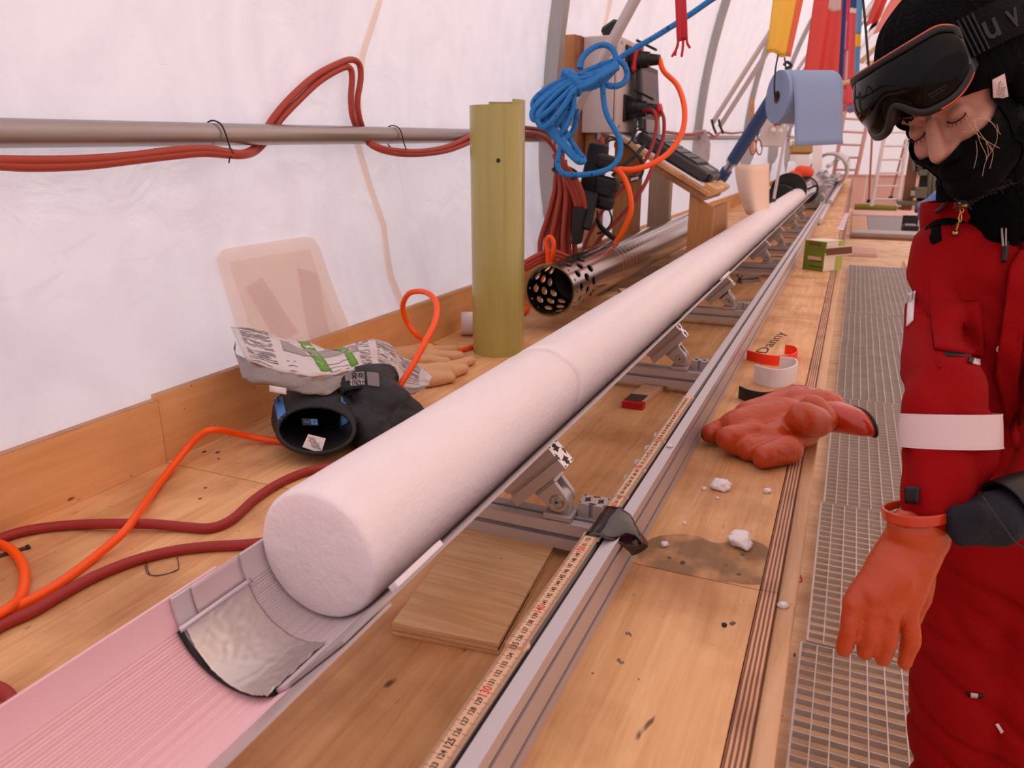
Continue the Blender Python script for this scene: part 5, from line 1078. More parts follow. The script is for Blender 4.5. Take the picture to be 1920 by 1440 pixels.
flag('flag', 'salmon red flag with blue and white top corner', [(1595, -30, 6.6), (1607, -30, 6.6), (1598, 200, 6.5), (1580, 196, 6.5)], [('blue_corner', 0, 1, 0, .2, c_navy), ('white_bar', 0, 1, .2, .24, c_wht), ('red_cloth', 0, 1, .24, 1, c_mag if False else cl('f_coral', 'f0686c'))], .02, 4, group='flags over the bench')
flag('flag', 'sky blue flag with a yellow cross bar, beside the black cord', [(1607, -30, 7.2), (1619, -30, 7.2), (1606, 205, 7.1), (1588, 210, 7.1)], [('blue_cloth', 0, 1, 0, .40, c_sky), ('yellow_bar', 0, 1, .40, .50, c_yel2), ('lower_blue', 0, 1, .5, 1, c_sky)], .02, 4, group='flags over the bench')
flag('flag', 'bunched blue and red flag end hanging lowest, beside the left ladder', [(1572, 182, 8.0), (1606, 186, 8.0), (1602, 212, 8.0), (1582, 208, 8.0)], [('blue_cloth', 0, 1, 0, .6, c_sky), ('red_hem', 0, 1, .6, 1, c_red)], .03, 6, group='flags over the bench')
flag('flag', 'slanting orange-red flag with black tip beyond the black cord', [(1640, 0, 8.5), (1672, -20, 8.5), (1640, 52, 8.5), (1622, 58, 8.5)], [('orange_cloth', 0, 1, 0, .85, c_red), ('black_tip', .4, 1, .85, 1, cl('f_black', '221a18'))], .05, 6, group='flags over the bench')
flag('flag', 'broad pale salmon cloth beside the black hat, added in place of the red roof panel', [(1690, -40, 9.5), (1760, -40, 9.5), (1668, 66, 9.5), (1640, 62, 9.5)], [('salmon_cloth', 0, 1, 0, 1, c_sal)], .06, 6, group='flags over the bench')  # salmon cloth added in place of a red roof panel, not a flag
for i, (u0, v0, u1, v1) in enumerate(((1590, 66, 1650, -10), (1600, 108, 1690, -10), (1628, 60, 1685, -15), (1580, 145, 1660, 70), (1624, 118, 1655, 112), (1616, 118, 1680, 52), (1560, 200, 1610, 140), (1556, 240, 1600, 195))):
    sr = thing('roof_strut', ('thin pale roof strut crossing the flags at the top, nearest the black cord', 'pale roof strut running up beside the salmon cloth', 'pale strut passing just under the slanting orange-red flag', 'tan pole slanting up behind the sky blue flag', 'short tan pole, nearly level beside the black cord', 'long tan pole slanting towards the black hat', 'tan pole behind the lower end of the sky blue flag', 'tan pole at the right side of the blue paper sheet')[i], 'strut', tuple(P(u0, v0, 11 + .1 * i)), 'roof struts'); a, b = P(u0, v0, 11 + .1 * i), P(u1, v1, 11 + .1 * i)
    tube('strut', [a, b], .022, m_white if v0 < 110 else m_pale, sr, 8, sm=0); tube('clamp', [a.lerp(b, .9), a.lerp(b, .94)], .03, m_galv, sr, 8, sm=0)
# ------------------------------------------------------------------ behind the core: sheet, tubes, discs, machinery
bs = thing('paper_sheet', 'tall pale tan sheet standing curved behind the core, past the laptop shelf', 'sheet', tuple(P(1410, 400, 4.6)))
g = []
for k in range(13):
    s = k / 12; row = []
    for j in range(9):
        t = j / 8; u = 1378 + (1442 - 1378) * s + (22 * (1 - t) ** 2 * (1 - s) * 1.0); v = 402 + (305 - 402) * t + 4 * sin(s * 3); row.append(P(u, v, 4.7 - .14 * sin(pi * s) + .05 * s))
    g.append(row)
sheet('sheet', g, .003, mat('tan_sheet', 'f0d2bc', .7), bs)
def ptube(name, label, cat, a, b, r, m, par=None, n=24, wall=.006):
    a, b = V(a), V(b); t0 = par or thing(name, label, cat, tuple(a)); ax = (b - a).normalized(); s1_ = ax.orthogonal().normalized(); s2_ = ax.cross(s1_)
    rr = [[c + s1_ * q * cos(2 * pi * k / n) + s2_ * q * sin(2 * pi * k / n) for k in range(n)] for c, q in ((a, r), (b, r), (b, r - wall), (a, r - wall))]; v = [p for x in rr for p in x]
    mesh('tube_wall', v, [(i * n + j, i * n + (j + 1) % n, ((i + 1) % 4) * n + (j + 1) % n, ((i + 1) % 4) * n + j) for i in range(4) for j in range(n)], m, t0, True).data.set_sharp_from_angle(angle=rad(40)); return t0
m_clear = mat('clear_plastic', 'e8e6ea', .06, trans=.85, ior=1.2)
lt_ = ptube('long_tube', 'long pale metal tube lying on the bench beyond the tan sheet', 'tube', PZ(1442, 372, .10), PZ(1520, 305, .34), .105, mat('pale_metal', 'cfc4c4', .3, .5))
for kk in (.3, .6): p = PZ(1442, 372, .10).lerp(PZ(1520, 305, .34), kk); q = PZ(1442, 372, .10).lerp(PZ(1520, 305, .34), kk + .01); tube('band', [p, q], .108, mat('band_red', '9c4a44', .5) if kk < .5 else bpy.data.materials['band_red'], lt_, 24, sm=0)
bd = thing('black_disc', 'round black drum end lying behind the tip of the core', 'drum', tuple(PY(1480, 345, 8.2)))
c = PY(1478, 358, 8.0); tube('disc', [c, c + V((.0, .05, 0))], .17, m_black, bd, 32, sm=0); c2 = PY(1462, 378, 7.6); tube('lower_disc', [c2, c2 + V((0, .05, 0))], .15, m_black, bd, 32, sm=0); tube('hub', [c + V((0, -.03, 0)), c], .05, m_blackm, bd, 16, sm=0)
ob = thing('orange_bundle', 'bright orange crumpled bundle beside the clear cylinder', 'bundle', tuple(PY(1505, 330, 9.0)))
for (u, v, r) in ((1495, 332, .10), (1510, 324, .09), (1502, 320, .07), (1488, 328, .06)): bb = Bag(); bb.add(*ball(PY(u, v, 9.0), (r, r * .7, r * .8), 14, 8)); bb.done('fold', mat('orange_cloth', 'f0562a', .6) if u == 1495 else bpy.data.materials['orange_cloth'], ob, True)
cc = thing('clear_cylinder', 'clear plastic cylinder with a dark three-armed ring at the core end', 'cylinder', tuple(PY(1525, 350, 9.2)))
c0 = V((CX + .02, 8.75, CZ + .03)); c1 = V((CX + .05, 12, CZ + .05)); ptube('', '', '', c0, c1, .135, m_clear, cc, 32, .004)
tube('ring', [c0 + V((.135 * cos(a), 0, .135 * sin(a))) for a in [2 * pi * k / 32 for k in range(32)]], .008, m_dark, cc, 6, True, 0)
for k in range(3): a = 2 * pi * k / 3 + .4; tube('arm', [c0, c0 + V((.135 * cos(a), 0, .135 * sin(a)))], .010, m_dark, cc, 6, sm=0)
c2 = V((CX + .10, 13.0, CZ + .12)); ptube('', '', '', c2, c2 + V((.05, 2.0, .04)), .26, m_clear, cc, 32, .006)
tube('flange', [c2 + V((.262 * cos(a), 0, .262 * sin(a))) for a in [2 * pi * k / 32 for k in range(32)]], .02, m_galv, cc, 6, True, 0); tube('flange', [c2 + V((.27 * cos(a), .9, .27 * sin(a))) for a in [2 * pi * k / 32 for k in range(32)]], .03, m_white, cc, 6, True, 0)
dp = thing('drill_section', 'steel drill section with small levers resting beyond the core on the rail', 'machine part', (CX + .2, 10, .1))
for k, y in enumerate((9.6, 10.4, 11.4, 12.4)): box('lever', CX + .10, CX + .22, y, y + .05, .06, .26 + .03 * (k % 2), m_hinge, dp, .01); tube('pin', [(CX + .08, y + .02, .24), (CX + .26, y + .02, .24)], .02, m_zinc, dp, 10, sm=0)
tube('spine', [(CX + .16, 9.2, .12), (CX + .18, 17.5, .16)], .05, m_galv, dp, 14, sm=0); tube('guide', [(CX + .26, 9.4, .06), (CX + .30, 17, .10)], .035, m_alu, dp, 12, sm=0); tube('top_bar', [(CX + .14, 11.5, .42), (CX + .2, 17.5, .5)], .03, m_alu, dp, 10, sm=0)
rod_ = thing('thin_pole', 'thin grey pole leaning between the tan sheet and the core end', 'pole', tuple(P(1452, 372, 5.4)))
tube('pole', [P(1450, 378, 5.4), P(1464, 300, 5.4), P(1478, 215, 5.4)], .011, m_plate, rod_, 8, sm=0); tube('foot', [P(1449.4, 381, 5.4), P(1451, 374, 5.4)], .016, m_blackm, rod_, 8, sm=0)
# on the tent wall: board, pouch, scissors, papers
wb = thing('clip_board', 'grey board with clips hanging on the far tent rib', 'board', tuple(P(1450, 230, 6.0)))
obox('board', frame(P(1448, 235, 6.0), RT, UP), (.19, .34, .02), m_plate, wb, .004); obox('side_strip', frame(P(1410, 236, 6.05), RT, UP), (.035, .42, .02), m_post, wb, .003)
for (u, v, m) in ((1455, 232, mat('tag_red', 'c2341c', .5)), (1462, 231, m_leaf), (1450, 244, m_white), (1463, 246, m_white)): bb = Bag(); bb.add(*ball(P(u, v, 5.93), .02, 10, 6)); bb.done('clip', m, wb, True)
sc_ = thing('scissors', 'scissors with orange-brown handles hanging in a black pouch', 'scissors', tuple(P(1415, 250, 5.0)))
obox('pouch', frame(P(1419, 243, 5.0), RT + UP * .0, (RT * .28 + UP)), (.045, .13, .02), m_black, sc_, .006)
m_sc = mat('scissor_handle', '9a4a34', .4)
for du, rr in ((-5, -8), (6, 8)): tube('handle', [P(1417 + du + 5.5 * cos(a) + (rr * .12) * sin(a), 276 + 14 * sin(a), 4.97) for a in [2 * pi * k / 14 for k in range(14)]], .0045, m_sc, sc_, 6, True, 2)
tube('shank', [P(1418, 255, 4.97), P(1416, 263, 4.97)], .008, m_zinc, sc_, 8, sm=0)
for i, (u, v, wd, h, lb) in enumerate(((1505, 320, .20, .42, 'white paper sheet pinned to the tent wall left of the orange strip'), (1532, 300, .16, .5, 'white paper pinned beside the ladder side'), (1490, 300, .14, .3, 'small paper sheet low on the tent wall below the roll'))):
    pp_ = thing('pinned_paper', lb, 'paper', tuple(P(u, v - 20, 11 + i * .5))); obox('sheet', frame(P(u, v - 15, 11 + i * .5), RT, UP), (wd, h, .004), m_paper, pp_, .001); obox('top_clip', frame(P(u, v - 15, 11 + i * .5) + UP * h * .5, RT, UP), (wd * .6, .05, .012), m_gold, pp_, .002)
os_ = thing('orange_strip', 'narrow orange strip hanging on the far wall beside the pink cloth', 'strip', tuple(P(1536, 300, 13))); obox('strip', frame(P(1536, 290, 13), RT, UP), (.07, .40, .02), c_or, os_, .004); obox('bar', frame(P(1536, 268, 13), RT, UP), (.12, .03, .03), m_brownside, os_, .004)
gbx = thing('mustard_box', 'mustard brown box on the far wall under the paper roll', 'box', tuple(P(1505, 283, 9.5))); obox('body', frame(P(1502, 281, 9.5), RT, UP), (.26, .09, .1), mat('mustard', 'b58a4a', .6), gbx, .006); obox('lid', frame(P(1502, 274, 9.5), RT, UP), (.27, .02, .11), mat('mustard_lid', 'c89c5c', .6), gbx, .004)
sl_ = thing('dark_sledge', 'dark brown board with pale edges leaning right of the blue paper', 'board', tuple(P(1563, 250, 8.5)))
obox('board', frame(P(1562, 220, 8.5), RT * .35 + FW * .9 + UP * .2, UP), (.40, .42, .03), mat('dark_board', '38241c', .5), sl_, .006)
tube('edge', [P(1556, 250, 8.4), P(1576, 196, 8.5)], .012, m_pale, sl_, 8, sm=0); tube('edge', [P(1556, 232, 8.3), P(1572, 206, 8.4)], .008, m_redc, sl_, 8, sm=0)
# ------------------------------------------------------------------ far end of the tent
m_pan = mat('pink_panel', 'dcb4a8', .7, var=.15, vscale=3); m_wladder = mat('ladder_white', 'e8e0e0', .4); m_pladder = mat('ladder_pink', 'd8a8a0', .45)
bp_ = thing('pit_screen', 'low screen of pinkish wooden panels closing the pit at the far end', 'panel', (1.2, 21.8, FZ))
for k in range(7): box('panel', -.6 + .9 * k, .29 + .9 * k, 21.8, 21.85, FZ, .02, m_pan, bp_, .01)
box('top_rail', -.6, 5.7, 21.76, 21.86, .022, .06, m_pan, bp_, .008)
def ladder(label, b0, b1, t0_, t1_, n, r, m):
    L_ = thing('ladder', label, 'ladder', tuple(b0)); b0, b1, t0_, t1_ = map(V, (b0, b1, t0_, t1_))
    tube('stile', [b0, t0_], r, m, L_, 8, sm=0); tube('stile', [b1, t1_], r, m, L_, 8, sm=0)
    for k in range(n): t = (k + .5) / n; tube('rung', [b0.lerp(t0_, t), b1.lerp(t1_, t)], r * .55, m, L_, 8, sm=0)
    return L_
Yl = 15.5
ladder('pinkish ladder leaning behind the bench end, left of the goggles', PY(1563, 330, Yl), PY(1605, 330, Yl), PY(1592, 160, Yl), PY(1640, 165, Yl), 7, .035, m_pladder)
ladder('white aluminium ladder standing on the pit edge below the goggles', PY(1634, 386, Yl + 1), PY(1682, 386, Yl + 1), PY(1662, 235, Yl + 1), PY(1706, 235, Yl + 1), 6, .035, m_wladder)
for (u0, v0, u1, v1, lb) in ((1629, 378, 1636, 240, 'thin brown pole standing between the two ladders'), (1670, 372, 1698, 262, 'thin brown pole leaning behind the white ladder')):
    pt_ = thing('thin_pole', lb, 'pole', tuple(PY(u0, v0, Yl + 2))); tube('pole', [PY(u0, v0, Yl + 2), PY(u1, v1, Yl + 2)], .02, m_pan if False else mat('brown_pole', 'a87050', .6) if u0 == 1629 else bpy.data.materials['brown_pole'], pt_, 8, sm=0); tube('foot', [PY(u0, v0 - 4, Yl + 1.95), PY(u0, v0 + 2, Yl + 1.95)], .045, m_black, pt_, 8, sm=0)
ov = thing('olive_mat', 'rolled olive green mat lying along the pit edge', 'mat', tuple(PZ(1645, 386, -.72))); a, b = V((.09, 20.6, -.68)), V((1.0, 20.6, -.70)); tube('roll', [a, a.lerp(b, .3) + V((0, 0, .012)), a.lerp(b, .7), b], .075, mat('olive', '7a7a22', .7, var=.4, vscale=6), ov, 12); tube('roll_end', [b - V((.01, 0, 0)), b + V((.01, 0, 0))], .06, m_dark, ov, 12, sm=0)
pf = thing('pit_deck', 'low deck of pink planks and grey plates around the far pit', 'deck', (1.5, 17, FZ))
box('edge_plank', .06, 1.45, 19.0, 20.9, -.80 + .02, -.74, m_pan, pf, .01); box('front_lip', .06, 1.5, 18.9, 18.98, FZ, -.76, mat('lip_grey', '9a908c', .5), pf, .01)
box('grey_plate', .36, 1.45, 14.9, 18.85, FZ, -.765, mat('deck_grey', '8d8a8c', .5, var=.2, vscale=2), pf, .005); box('tan_plate', .06, .355, 14.9, 18.85, FZ, -.760, m_pale, pf, .005)
box('pale_beam', .06, 1.7, 14.25, 14.85, FZ, -.70, mat('beam_pale', 'b8aeaa', .5), pf, .01); box('brown_strip', .06, 1.7, 14.05, 14.22, FZ, -.74, m_brownside, pf, .005)
box('pink_plank', .06, .42, 11.6, 12.3, FZ, -.735, m_pan, pf, .008); box('side_boards', .72, 3.5, 5.0, 11.2, FZ, -.745, m_floor, pf, .008)
bx_ = thing('black_crate', 'small black open crate on the far deck beside the red shoulder', 'crate', tuple(PZ(1705, 440, -.7))); c = PZ(1706, 434, -.76)
box('base', c.x - .13, c.x + .13, c.y - .1, c.y + .3, -.76, -.66, m_dark, bx_, .01); box('inset', c.x - .09, c.x + .09, c.y - .07, c.y + .26, -.659, -.64, m_galv, bx_, .01); box('rim', c.x - .13, c.x + .13, c.y + .305, c.y + .35, -.76, -.5, m_dark, bx_, .01)
gs = thing('grey_step', 'small grey step with dark front at the white ladder foot', 'step', tuple(PZ(1692, 392, -.72))); c = PZ(1694, 392, -.74); box('tread', c.x - .12, c.x + .12, c.y, c.y + .5, -.70, -.66, m_plate, gs, .01); box('riser', c.x - .12, c.x + .12, c.y, c.y + .06, -.74, -.701, m_dark, gs, .005)
m_mach = mat('machine_olive', '6a6658', .5, .3)
tw = thing('drill_tower', 'dark olive drilling machine with levers seen past the face mask', 'machine', tuple(PY(1720, 390, 12)))
def mb_(nm, u0, v0, u1, v1, y, th, m): a, b = PY(u0, v0, y), PY(u1, v1, y); return box(nm, a.x, b.x, y, y + th, b.z, a.z, m, tw, .01)
mb_('column', 1710, 262, 1730, 285, 12, .3, m_mach); mb_('mast', 1705, 285, 1709, 395, 12, .05, m_brownside); mb_('head', 1708, 310, 1738, 322, 12, .3, m_mach); mb_('post', 1735, 270, 1741, 400, 12, .1, m_dark); mb_('cross_arm', 1722, 300, 1745, 304, 11.9, .06, m_mach); mb_('motor', 1716, 351, 1737, 372, 11.8, .3, m_mach); mb_('handle_box', 1708, 358, 1716, 368, 11.8, .1, m_galv); mb_('base_tray', 1684, 377, 1732, 386, 11.8, .5, m_mach); mb_('bracket', 1723, 318, 1740, 330, 11.9, .2, m_mach)
for (u0, v0, u1, v1) in ((1712, 285, 1712, 320), (1720, 283, 1722, 312), (1745, 320, 1738, 395), (1752, 330, 1748, 390), (1760, 340, 1742, 385)): tube('lever', [PY(u0, v0, 11.9), PY(u1, v1, 11.9)], .03, m_mach, tw, 8, sm=0)
bl_ = thing('blue_bag', 'crumpled bright blue bag behind the red shoulder', 'bag', tuple(PY(1745, 390, 8)))
fuse('bag', [capsule(PY(1742, 390, 8), PY(1760, 378, 8), .10, .09), capsule(PY(1738, 402, 7.9), PY(1750, 408, 8), .07, .07)], .02, mat('bag_blue', '4a78b8', .35), bl_, 2, .5, lambda p: .03 * noise.noise(p * 9)); tube('knot', [PY(1737, 398, 7.85), PY(1745, 402, 7.85)], .03, mat('bag_light', '9ab4dc', .4), bl_, 8, sm=0)
# ------------------------------------------------------------------ the person
m_suit = mat('suit_red', '920309', .8, bump=.25, bscale=350, var=.25, vscale=6, h2='740206', spec=.15); m_skin = mat('skin', 'b98674', .5, sss=.15, var=.3, vscale=40, h2='a96f60'); m_knit = mat('black_knit', '070607', .95, bump=.7, bscale=160, spec=.12)
m_navy = mat('navy_liner', '151824', .85, bump=.4, bscale=200); m_refl = mat('reflective', 'dcc6c8', .45, bump=.1, bscale=300); m_hair = mat('blond_hair', 'cfae90', .45); m_lens = mat('dark_lens', '030203', .05, spec=.2)
m_gf = mat('goggle_frame', '151314', .45); m_strap = mat('goggle_strap', '0e0e0f', .9, bump=.5, bscale=300, spec=.15); m_letter = mat('strap_letter', '3a3a3c', .85, spec=.15); m_orl = mat('orange_line', 'e2502e', .5); m_zip = mat('zip_metal', '8a8280', .3, .8); m_fleece = mat('fleece', '080708', 1.0, bump=1.0, bscale=90, spec=.1)
def limb(nodes, n=28, sm=5, caps=True):
    "tapering limb through (u, v, depth, pixel radius, depth ratio) or (point, radius, ratio)"
    pts, rs, ks = [], [], []
    for q in nodes:
        if isinstance(q[0], V): pts.append(q[0]); rs.append(q[1]); ks.append(q[2] if len(q) > 2 else 1)
        else: pts.append(P(*q[:3])); rs.append(q[3] * q[2] / FPX); ks.append(q[4] if len(q) > 4 else 1)
    C = smooth_path([V((r, k, 0)) for r, k in zip(rs, ks)], sm); pts = smooth_path(pts, sm)
    if caps:
        for end in (0, -1):
            p, r, k = pts[end], C[end].x, C[end].y; d = (pts[end] - pts[1 if end == 0 else -2]).normalized(); ext = []
            for t in (.35, .65, .85, .97): ext.append((p + d * r * .8 * t, V((r * sqrt(1 - t * t), k, 0))))
            if end == 0:
                for a, b in ext: pts.insert(0, a); C.insert(0, b)
            else:
                for a, b in ext: pts.append(a); C.append(b)
    v, f = [], []; L = len(pts); e1p = None
    for i in range(L):
        t = (pts[min(i + 1, L - 1)] - pts[max(i - 1, 0)]).normalized(); e1 = t.cross(FW)
        e1 = e1.normalized() if e1.length > .05 else RT
        if e1p is not None and e1.dot(e1p) < 0: e1 = -e1
        e1p = e1; e2 = e1.cross(t).normalized(); r, k = C[i].x, C[i].y
        for j in range(n): a = 2 * pi * j / n; v.append(pts[i] + e1 * r * cos(a) + e2 * r * k * sin(a))
    for i in range(L - 1):
        for j in range(n): f.append((i * n + j, i * n + (j + 1) % n, (i + 1) * n + (j + 1) % n, (i + 1) * n + j))
    f.append(tuple(reversed(range(n)))); f.append(tuple((L - 1) * n + j for j in range(n)))
    return v, f
# head frame
Hc = P(1807, 196, 1.10)
hl = (RT * .40 + UP * .13 - FW * .91).normalized(); hf = RT * -.785 + UP * -.51 - FW * .35; hf = (hf - hl * hf.dot(hl)).normalized(); hu = hf.cross(hl).normalized()
H3 = M(((hl.x, hf.x, hu.x), (hl.y, hf.y, hu.y), (hl.z, hf.z, hu.z)))
def hp(a, b, c): return Hc + hl * a + hf * b + hu * c
hip1, hip2 = P(1822, 1010, 1.27), P(1940, 1010, 1.24)
ft1, ft2 = V((hip1.x + .085, hip1.y + .06, GZ)), V((hip2.x + .10, hip2.y + .04, GZ))
per = thing('person', 'person in red insulated suit, black hat and goggles, bending the head over the core', 'person', (hip1.x, hip1.y, GZ))
torso_n = [(1872, 1020, 1.27, 138, .72), (1868, 900, 1.25, 132, .72), (1872, 780, 1.22, 132, .75), (1876, 650, 1.2, 134, .76), (1872, 540, 1.19, 130, .74), (1860, 470, 1.2, 112, .66), (1848, 410, 1.21, 80, .7)]
armR = [(1806, 446, 1.2, 58), (1768, 462, 1.18, 54), (1748, 520, 1.17, 42), (1750, 600, 1.14, 45), (1752, 672, 1.09, 54), (1774, 728, 1.03, 66), (1781, 775, 1.0, 83, .75), (1781, 835, 1.0, 86, .7), (1768, 885, .995, 80, .7), (1742, 930, .985, 60, .8), (1730, 962, .983, 50, .8)]
armL = [(1900, 446, 1.2, 60), (1962, 500, 1.18, 66), (1992, 640, 1.12, 60), (1985, 800, 1.05, 58), (1950, 895, 1.0, 50), (1915, 945, .98, 44)]
def shrink(n, k): return [q[:3] + (q[3] * k,) + tuple(q[4:]) for q in n]
def leg(h, ft, s=1.0, boots=True):
    k = h.lerp(ft, .45) + V((-.005, -.02, 0)); return [(h, .092 * s, .95), (h.lerp(k, .5), .084 * s, .95), (k, .078 * s, 1), (k.lerp(ft, .5), .076 * s, 1), (ft + V((0, 0, .10)), .078 * s, 1)]
# hands: real fingers inside the glove shapes
HR_W = (1720, 1005, 1.0); KN = [(1600, 1132, .985), (1634, 1146, .98), (1668, 1151, .98), (1704, 1148, .985)]
FG = [[(1590, 1182, .985, 17.5), (1582, 1217, .995, 14.5)], [(1629, 1194, .985, 18), (1622, 1223, .995, 15.5)], [(1664, 1202, .985, 17.5), (1656, 1234, .995, 15.5)], [(1708, 1202, .99, 18), (1696, 1243, 1.0, 15)]]
def hand_shapes(k=1.0):
    sh = []
    for kn, fg, r0 in zip(KN, FG, (21, 20, 20, 20)):
        a = P(*HR_W); b = P(*kn); sh.append(capsule(a, b, .040 * k, r0 * k * .98 / FPX))
        c, d = fg; sh.append(capsule(b, P(*c[:3]), r0 * .9 * k * .98 / FPX, c[3] * k * .98 / FPX)); sh.append(capsule(P(*c[:3]), P(*d[:3]), c[3] * k * .98 / FPX, d[3] * k * .98 / FPX))
    sh.append(capsule(P(1636, 1110, .985), P(1672, 1078, .99), .024 * k, .034 * k))
    sh.append(capsule(P(1722, 1060, 1.02), P(1722, 1120, 1.045), .024 * k, .018 * k)); sh.append(capsule(P(1722, 1120, 1.045), P(1706, 1165, 1.05), .018 * k, .014 * k))
    return sh
LH = [capsule(P(1915, 955, .97), P(1860, 975, .955), .034, .034), capsule(P(1860, 975, .955), P(1815, 985, .95), .036, .026)] + [capsule(P(1835, 962 + 14 * i, .93 + .004 * i), P(1793 + 4 * i, 966 + 14 * i, .945), .0135, .012) for i in range(4)] + [capsule(P(1840, 955, .97), P(1790, 952, .985), .014, .012)]
face = [ball(hp(0, -.012, .038), (.075, .094, .090), 40, 26, H3), ball(hp(0, .020, -.035), (.060, .064, .078), 36, 24, H3), ball(hp(.030, .052, -.030), (.028, .030, .028), 24, 14, H3), ball(hp(-.030, .052, -.030), (.028, .030, .028), 24, 14, H3),
        capsule(hp(0, .086, .004), hp(0, .103, -.040), .0085, .0125), capsule(hp(.011, .090, -.046), hp(.012, .084, -.040), .0085, .0085), capsule(hp(-.011, .090, -.046), hp(-.012, .084, -.040), .0085, .0085),
        capsule(hp(-.046, .058, .024), hp(-.012, .076, .021), .011, .011), capsule(hp(.046, .058, .024), hp(.012, .076, .021), .011, .011), ball(hp(.031, .070, .0), (.0145, .0145, .0125), 18, 12, H3), ball(hp(-.031, .070, .0), (.0145, .0145, .0125), 18, 12, H3),
        ball(hp(0, .066, -.100), (.026, .022, .020), 20, 12, H3), ball(hp(0, .078, -.072), (.024, .014, .014), 20, 12, H3), capsule(hp(.052, .01, -.075), hp(.02, .058, -.100), .016, .016), capsule(hp(-.052, .01, -.075), hp(-.02, .058, -.100), .016, .016),
        ball(hp(.076, -.012, -.008), (.009, .020, .032), 16, 12, H3), ball(hp(-.076, -.012, -.008), (.009, .020, .032), 16, 12, H3), capsule(hp(0, -.03, -.06), P(1845, 400, 1.22), .052, .062)]
body = fuse('body', face + [limb(shrink(torso_n, .86)), limb(shrink(armR, .72)), limb(shrink(armL, .72)), limb(leg(hip1, ft1, .8)), limb(leg(hip2, ft2, .8))] + [capsule(P(1742, 940, .98), P(*HR_W), .03, .03)] + hand_shapes(.72) + [capsule(P(1915, 955, .985), P(1860, 975, .975), .022, .022), capsule(P(1860, 975, .975), P(1825, 983, .97), .022, .015)], .0036, m_skin, per, 3, .5)
# suit
def fold(p):
    k = .0055 * noise.noise(V((p.x * 5, p.y * 5, p.z * 11))) + .0035 * noise.noise(V((p.x * 12, p.y * 12, p.z * 22)))
    c = 1 - abs(noise.noise(V((p.x * 4 + 7, p.y * 4, p.z * 10 + p.x * 6)))) * 2.6
    return k - .022 * max(0, c - .55) + .004
suit = fuse('insulated_suit', [limb(torso_n), limb(armR), limb(armL), limb(leg(hip1, ft1, 1.0)), limb(leg(hip2, ft2, 1.0)), capsule(P(1722, 700, 1.10), P(1745, 690, 1.10), .022, .042), capsule(P(1822, 1010, 1.27), P(1940, 1010, 1.24), .105, .105)], .0062, m_suit, per, 5, .5, fold)
for h in (ft1, ft2):
    bt = fuse('boot', [capsule(h + V((-.03, -.10, .055)), h + V((.01, .06, .06)), .052, .056), capsule(h + V((.01, .05, .06)), h + V((.01, .05, .16)), .056, .066)], .008, m_black, per, 3)
    for x in bt.data.vertices: x.co.z = max(x.co.z, GZ + .001)
def decal(name, px, m, par, o=suit, off=.0035, th=.002, nu=6, nv=6):
    "flat trim laid on a surface; px: four corners"
    a, b, c, d = [V((x, y, 0)) for x, y in px]; g = []; ctr = hit(o, (a.x + c.x) / 2, (a.y + c.y) / 2, off); dl = [(ctr - EYE).dot(FW) if ctr else 1.1]
    for j in range(nv + 1):
        row = []
        for i in range(nu + 1):
            q = a.lerp(b, i / nu).lerp(d.lerp(c, i / nu), j / nv); p = hit(o, q.x, q.y, off)
            if p: dl[0] = (p - EYE).dot(FW)
            row.append(p if p else P(q.x, q.y, dl[0]))
        g.append(row)
    return sheet(name, g, th, m, par)
def line(name, px, r, m, par, o=suit, off=.001, n=6, sm=4):
    pts = [hit(o, p.x, p.y, off) for p in smooth_path([V((x, y, 0)) for x, y in px], sm)]; pts = [p for p in pts if p]
    return tube(name, pts, r, m, par, n, sm=0)
# reflective band on the sleeve, cuff tab, trims
bd = limb([(1781, 776, 1.0, 88.5, .79), (1781, 806, 1.0, 90, .77), (1781, 837, 1.0, 90.5, .76)], 40, 4, False); bd_o = mesh('reflective_band', bd[0], bd[1][:-2], m_refl, per, True)
for v_, d_ in ((776, 89.5), (837, 91.5)): e = limb([(1781, v_ - .8, 1.0, d_, .78), (1781, v_ + .8, 1.0, d_, .78)], 40, 1, False); mesh('band_edge', e[0], e[1][:-2], m_white, per, True)
decal('cuff_tab', [(1696, 912), (1724, 913), (1722, 945), (1697, 943)], m_black, per, off=.006)
decal('pocket_gap', [(1768, 657), (1816, 664), (1810, 668), (1775, 667)], m_black, per, off=.002, th=.001); decal('pocket_tab', [(1817, 669), (1827, 671), (1823, 681), (1815, 678)], m_black, per, off=.005); decal('pocket_label', [(1826, 671), (1838, 674), (1838, 685), (1824, 681)], m_refl, per, off=.006)
decal('thigh_gap', [(1811, 1298), (1846, 1302), (1842, 1310), (1816, 1307)], m_black, per, off=.002, th=.001, nv=2); decal('thigh_label', [(1820, 1299), (1834, 1301), (1833, 1309), (1820, 1308)], m_refl, per, off=.004, th=.001, nv=2)
decal('thigh_tab', [(1866, 1358), (1872, 1356), (1882, 1372), (1877, 1376)], m_refl, per, off=.004, th=.001, nv=2)
decal('shoulder_trim', [(1751, 397), (1776, 376), (1782, 380), (1757, 400)], m_black, per, off=.004, nv=2); decal('shoulder_trim', [(1776, 384), (1790, 387), (1792, 392), (1772, 389)], m_black, per, off=.004, nv=2)
decal('sleeve_stripe', [(1703, 552), (1716, 545), (1712, 600), (1700, 612)], m_white, per, off=.003, nv=4)
line('chest_seam', [(1737, 520), (1742, 580), (1749, 650), (1762, 690)], .0016, m_suit, per); line('pocket_seam', [(1740, 568), (1775, 568), (1815, 563), (1838, 566)], .0014, m_suit, per)
decal('pocket_flap', [(1742, 566), (1838, 566), (1846, 668), (1752, 652)], m_suit, per, off=.007, th=.005, nu=10, nv=8)
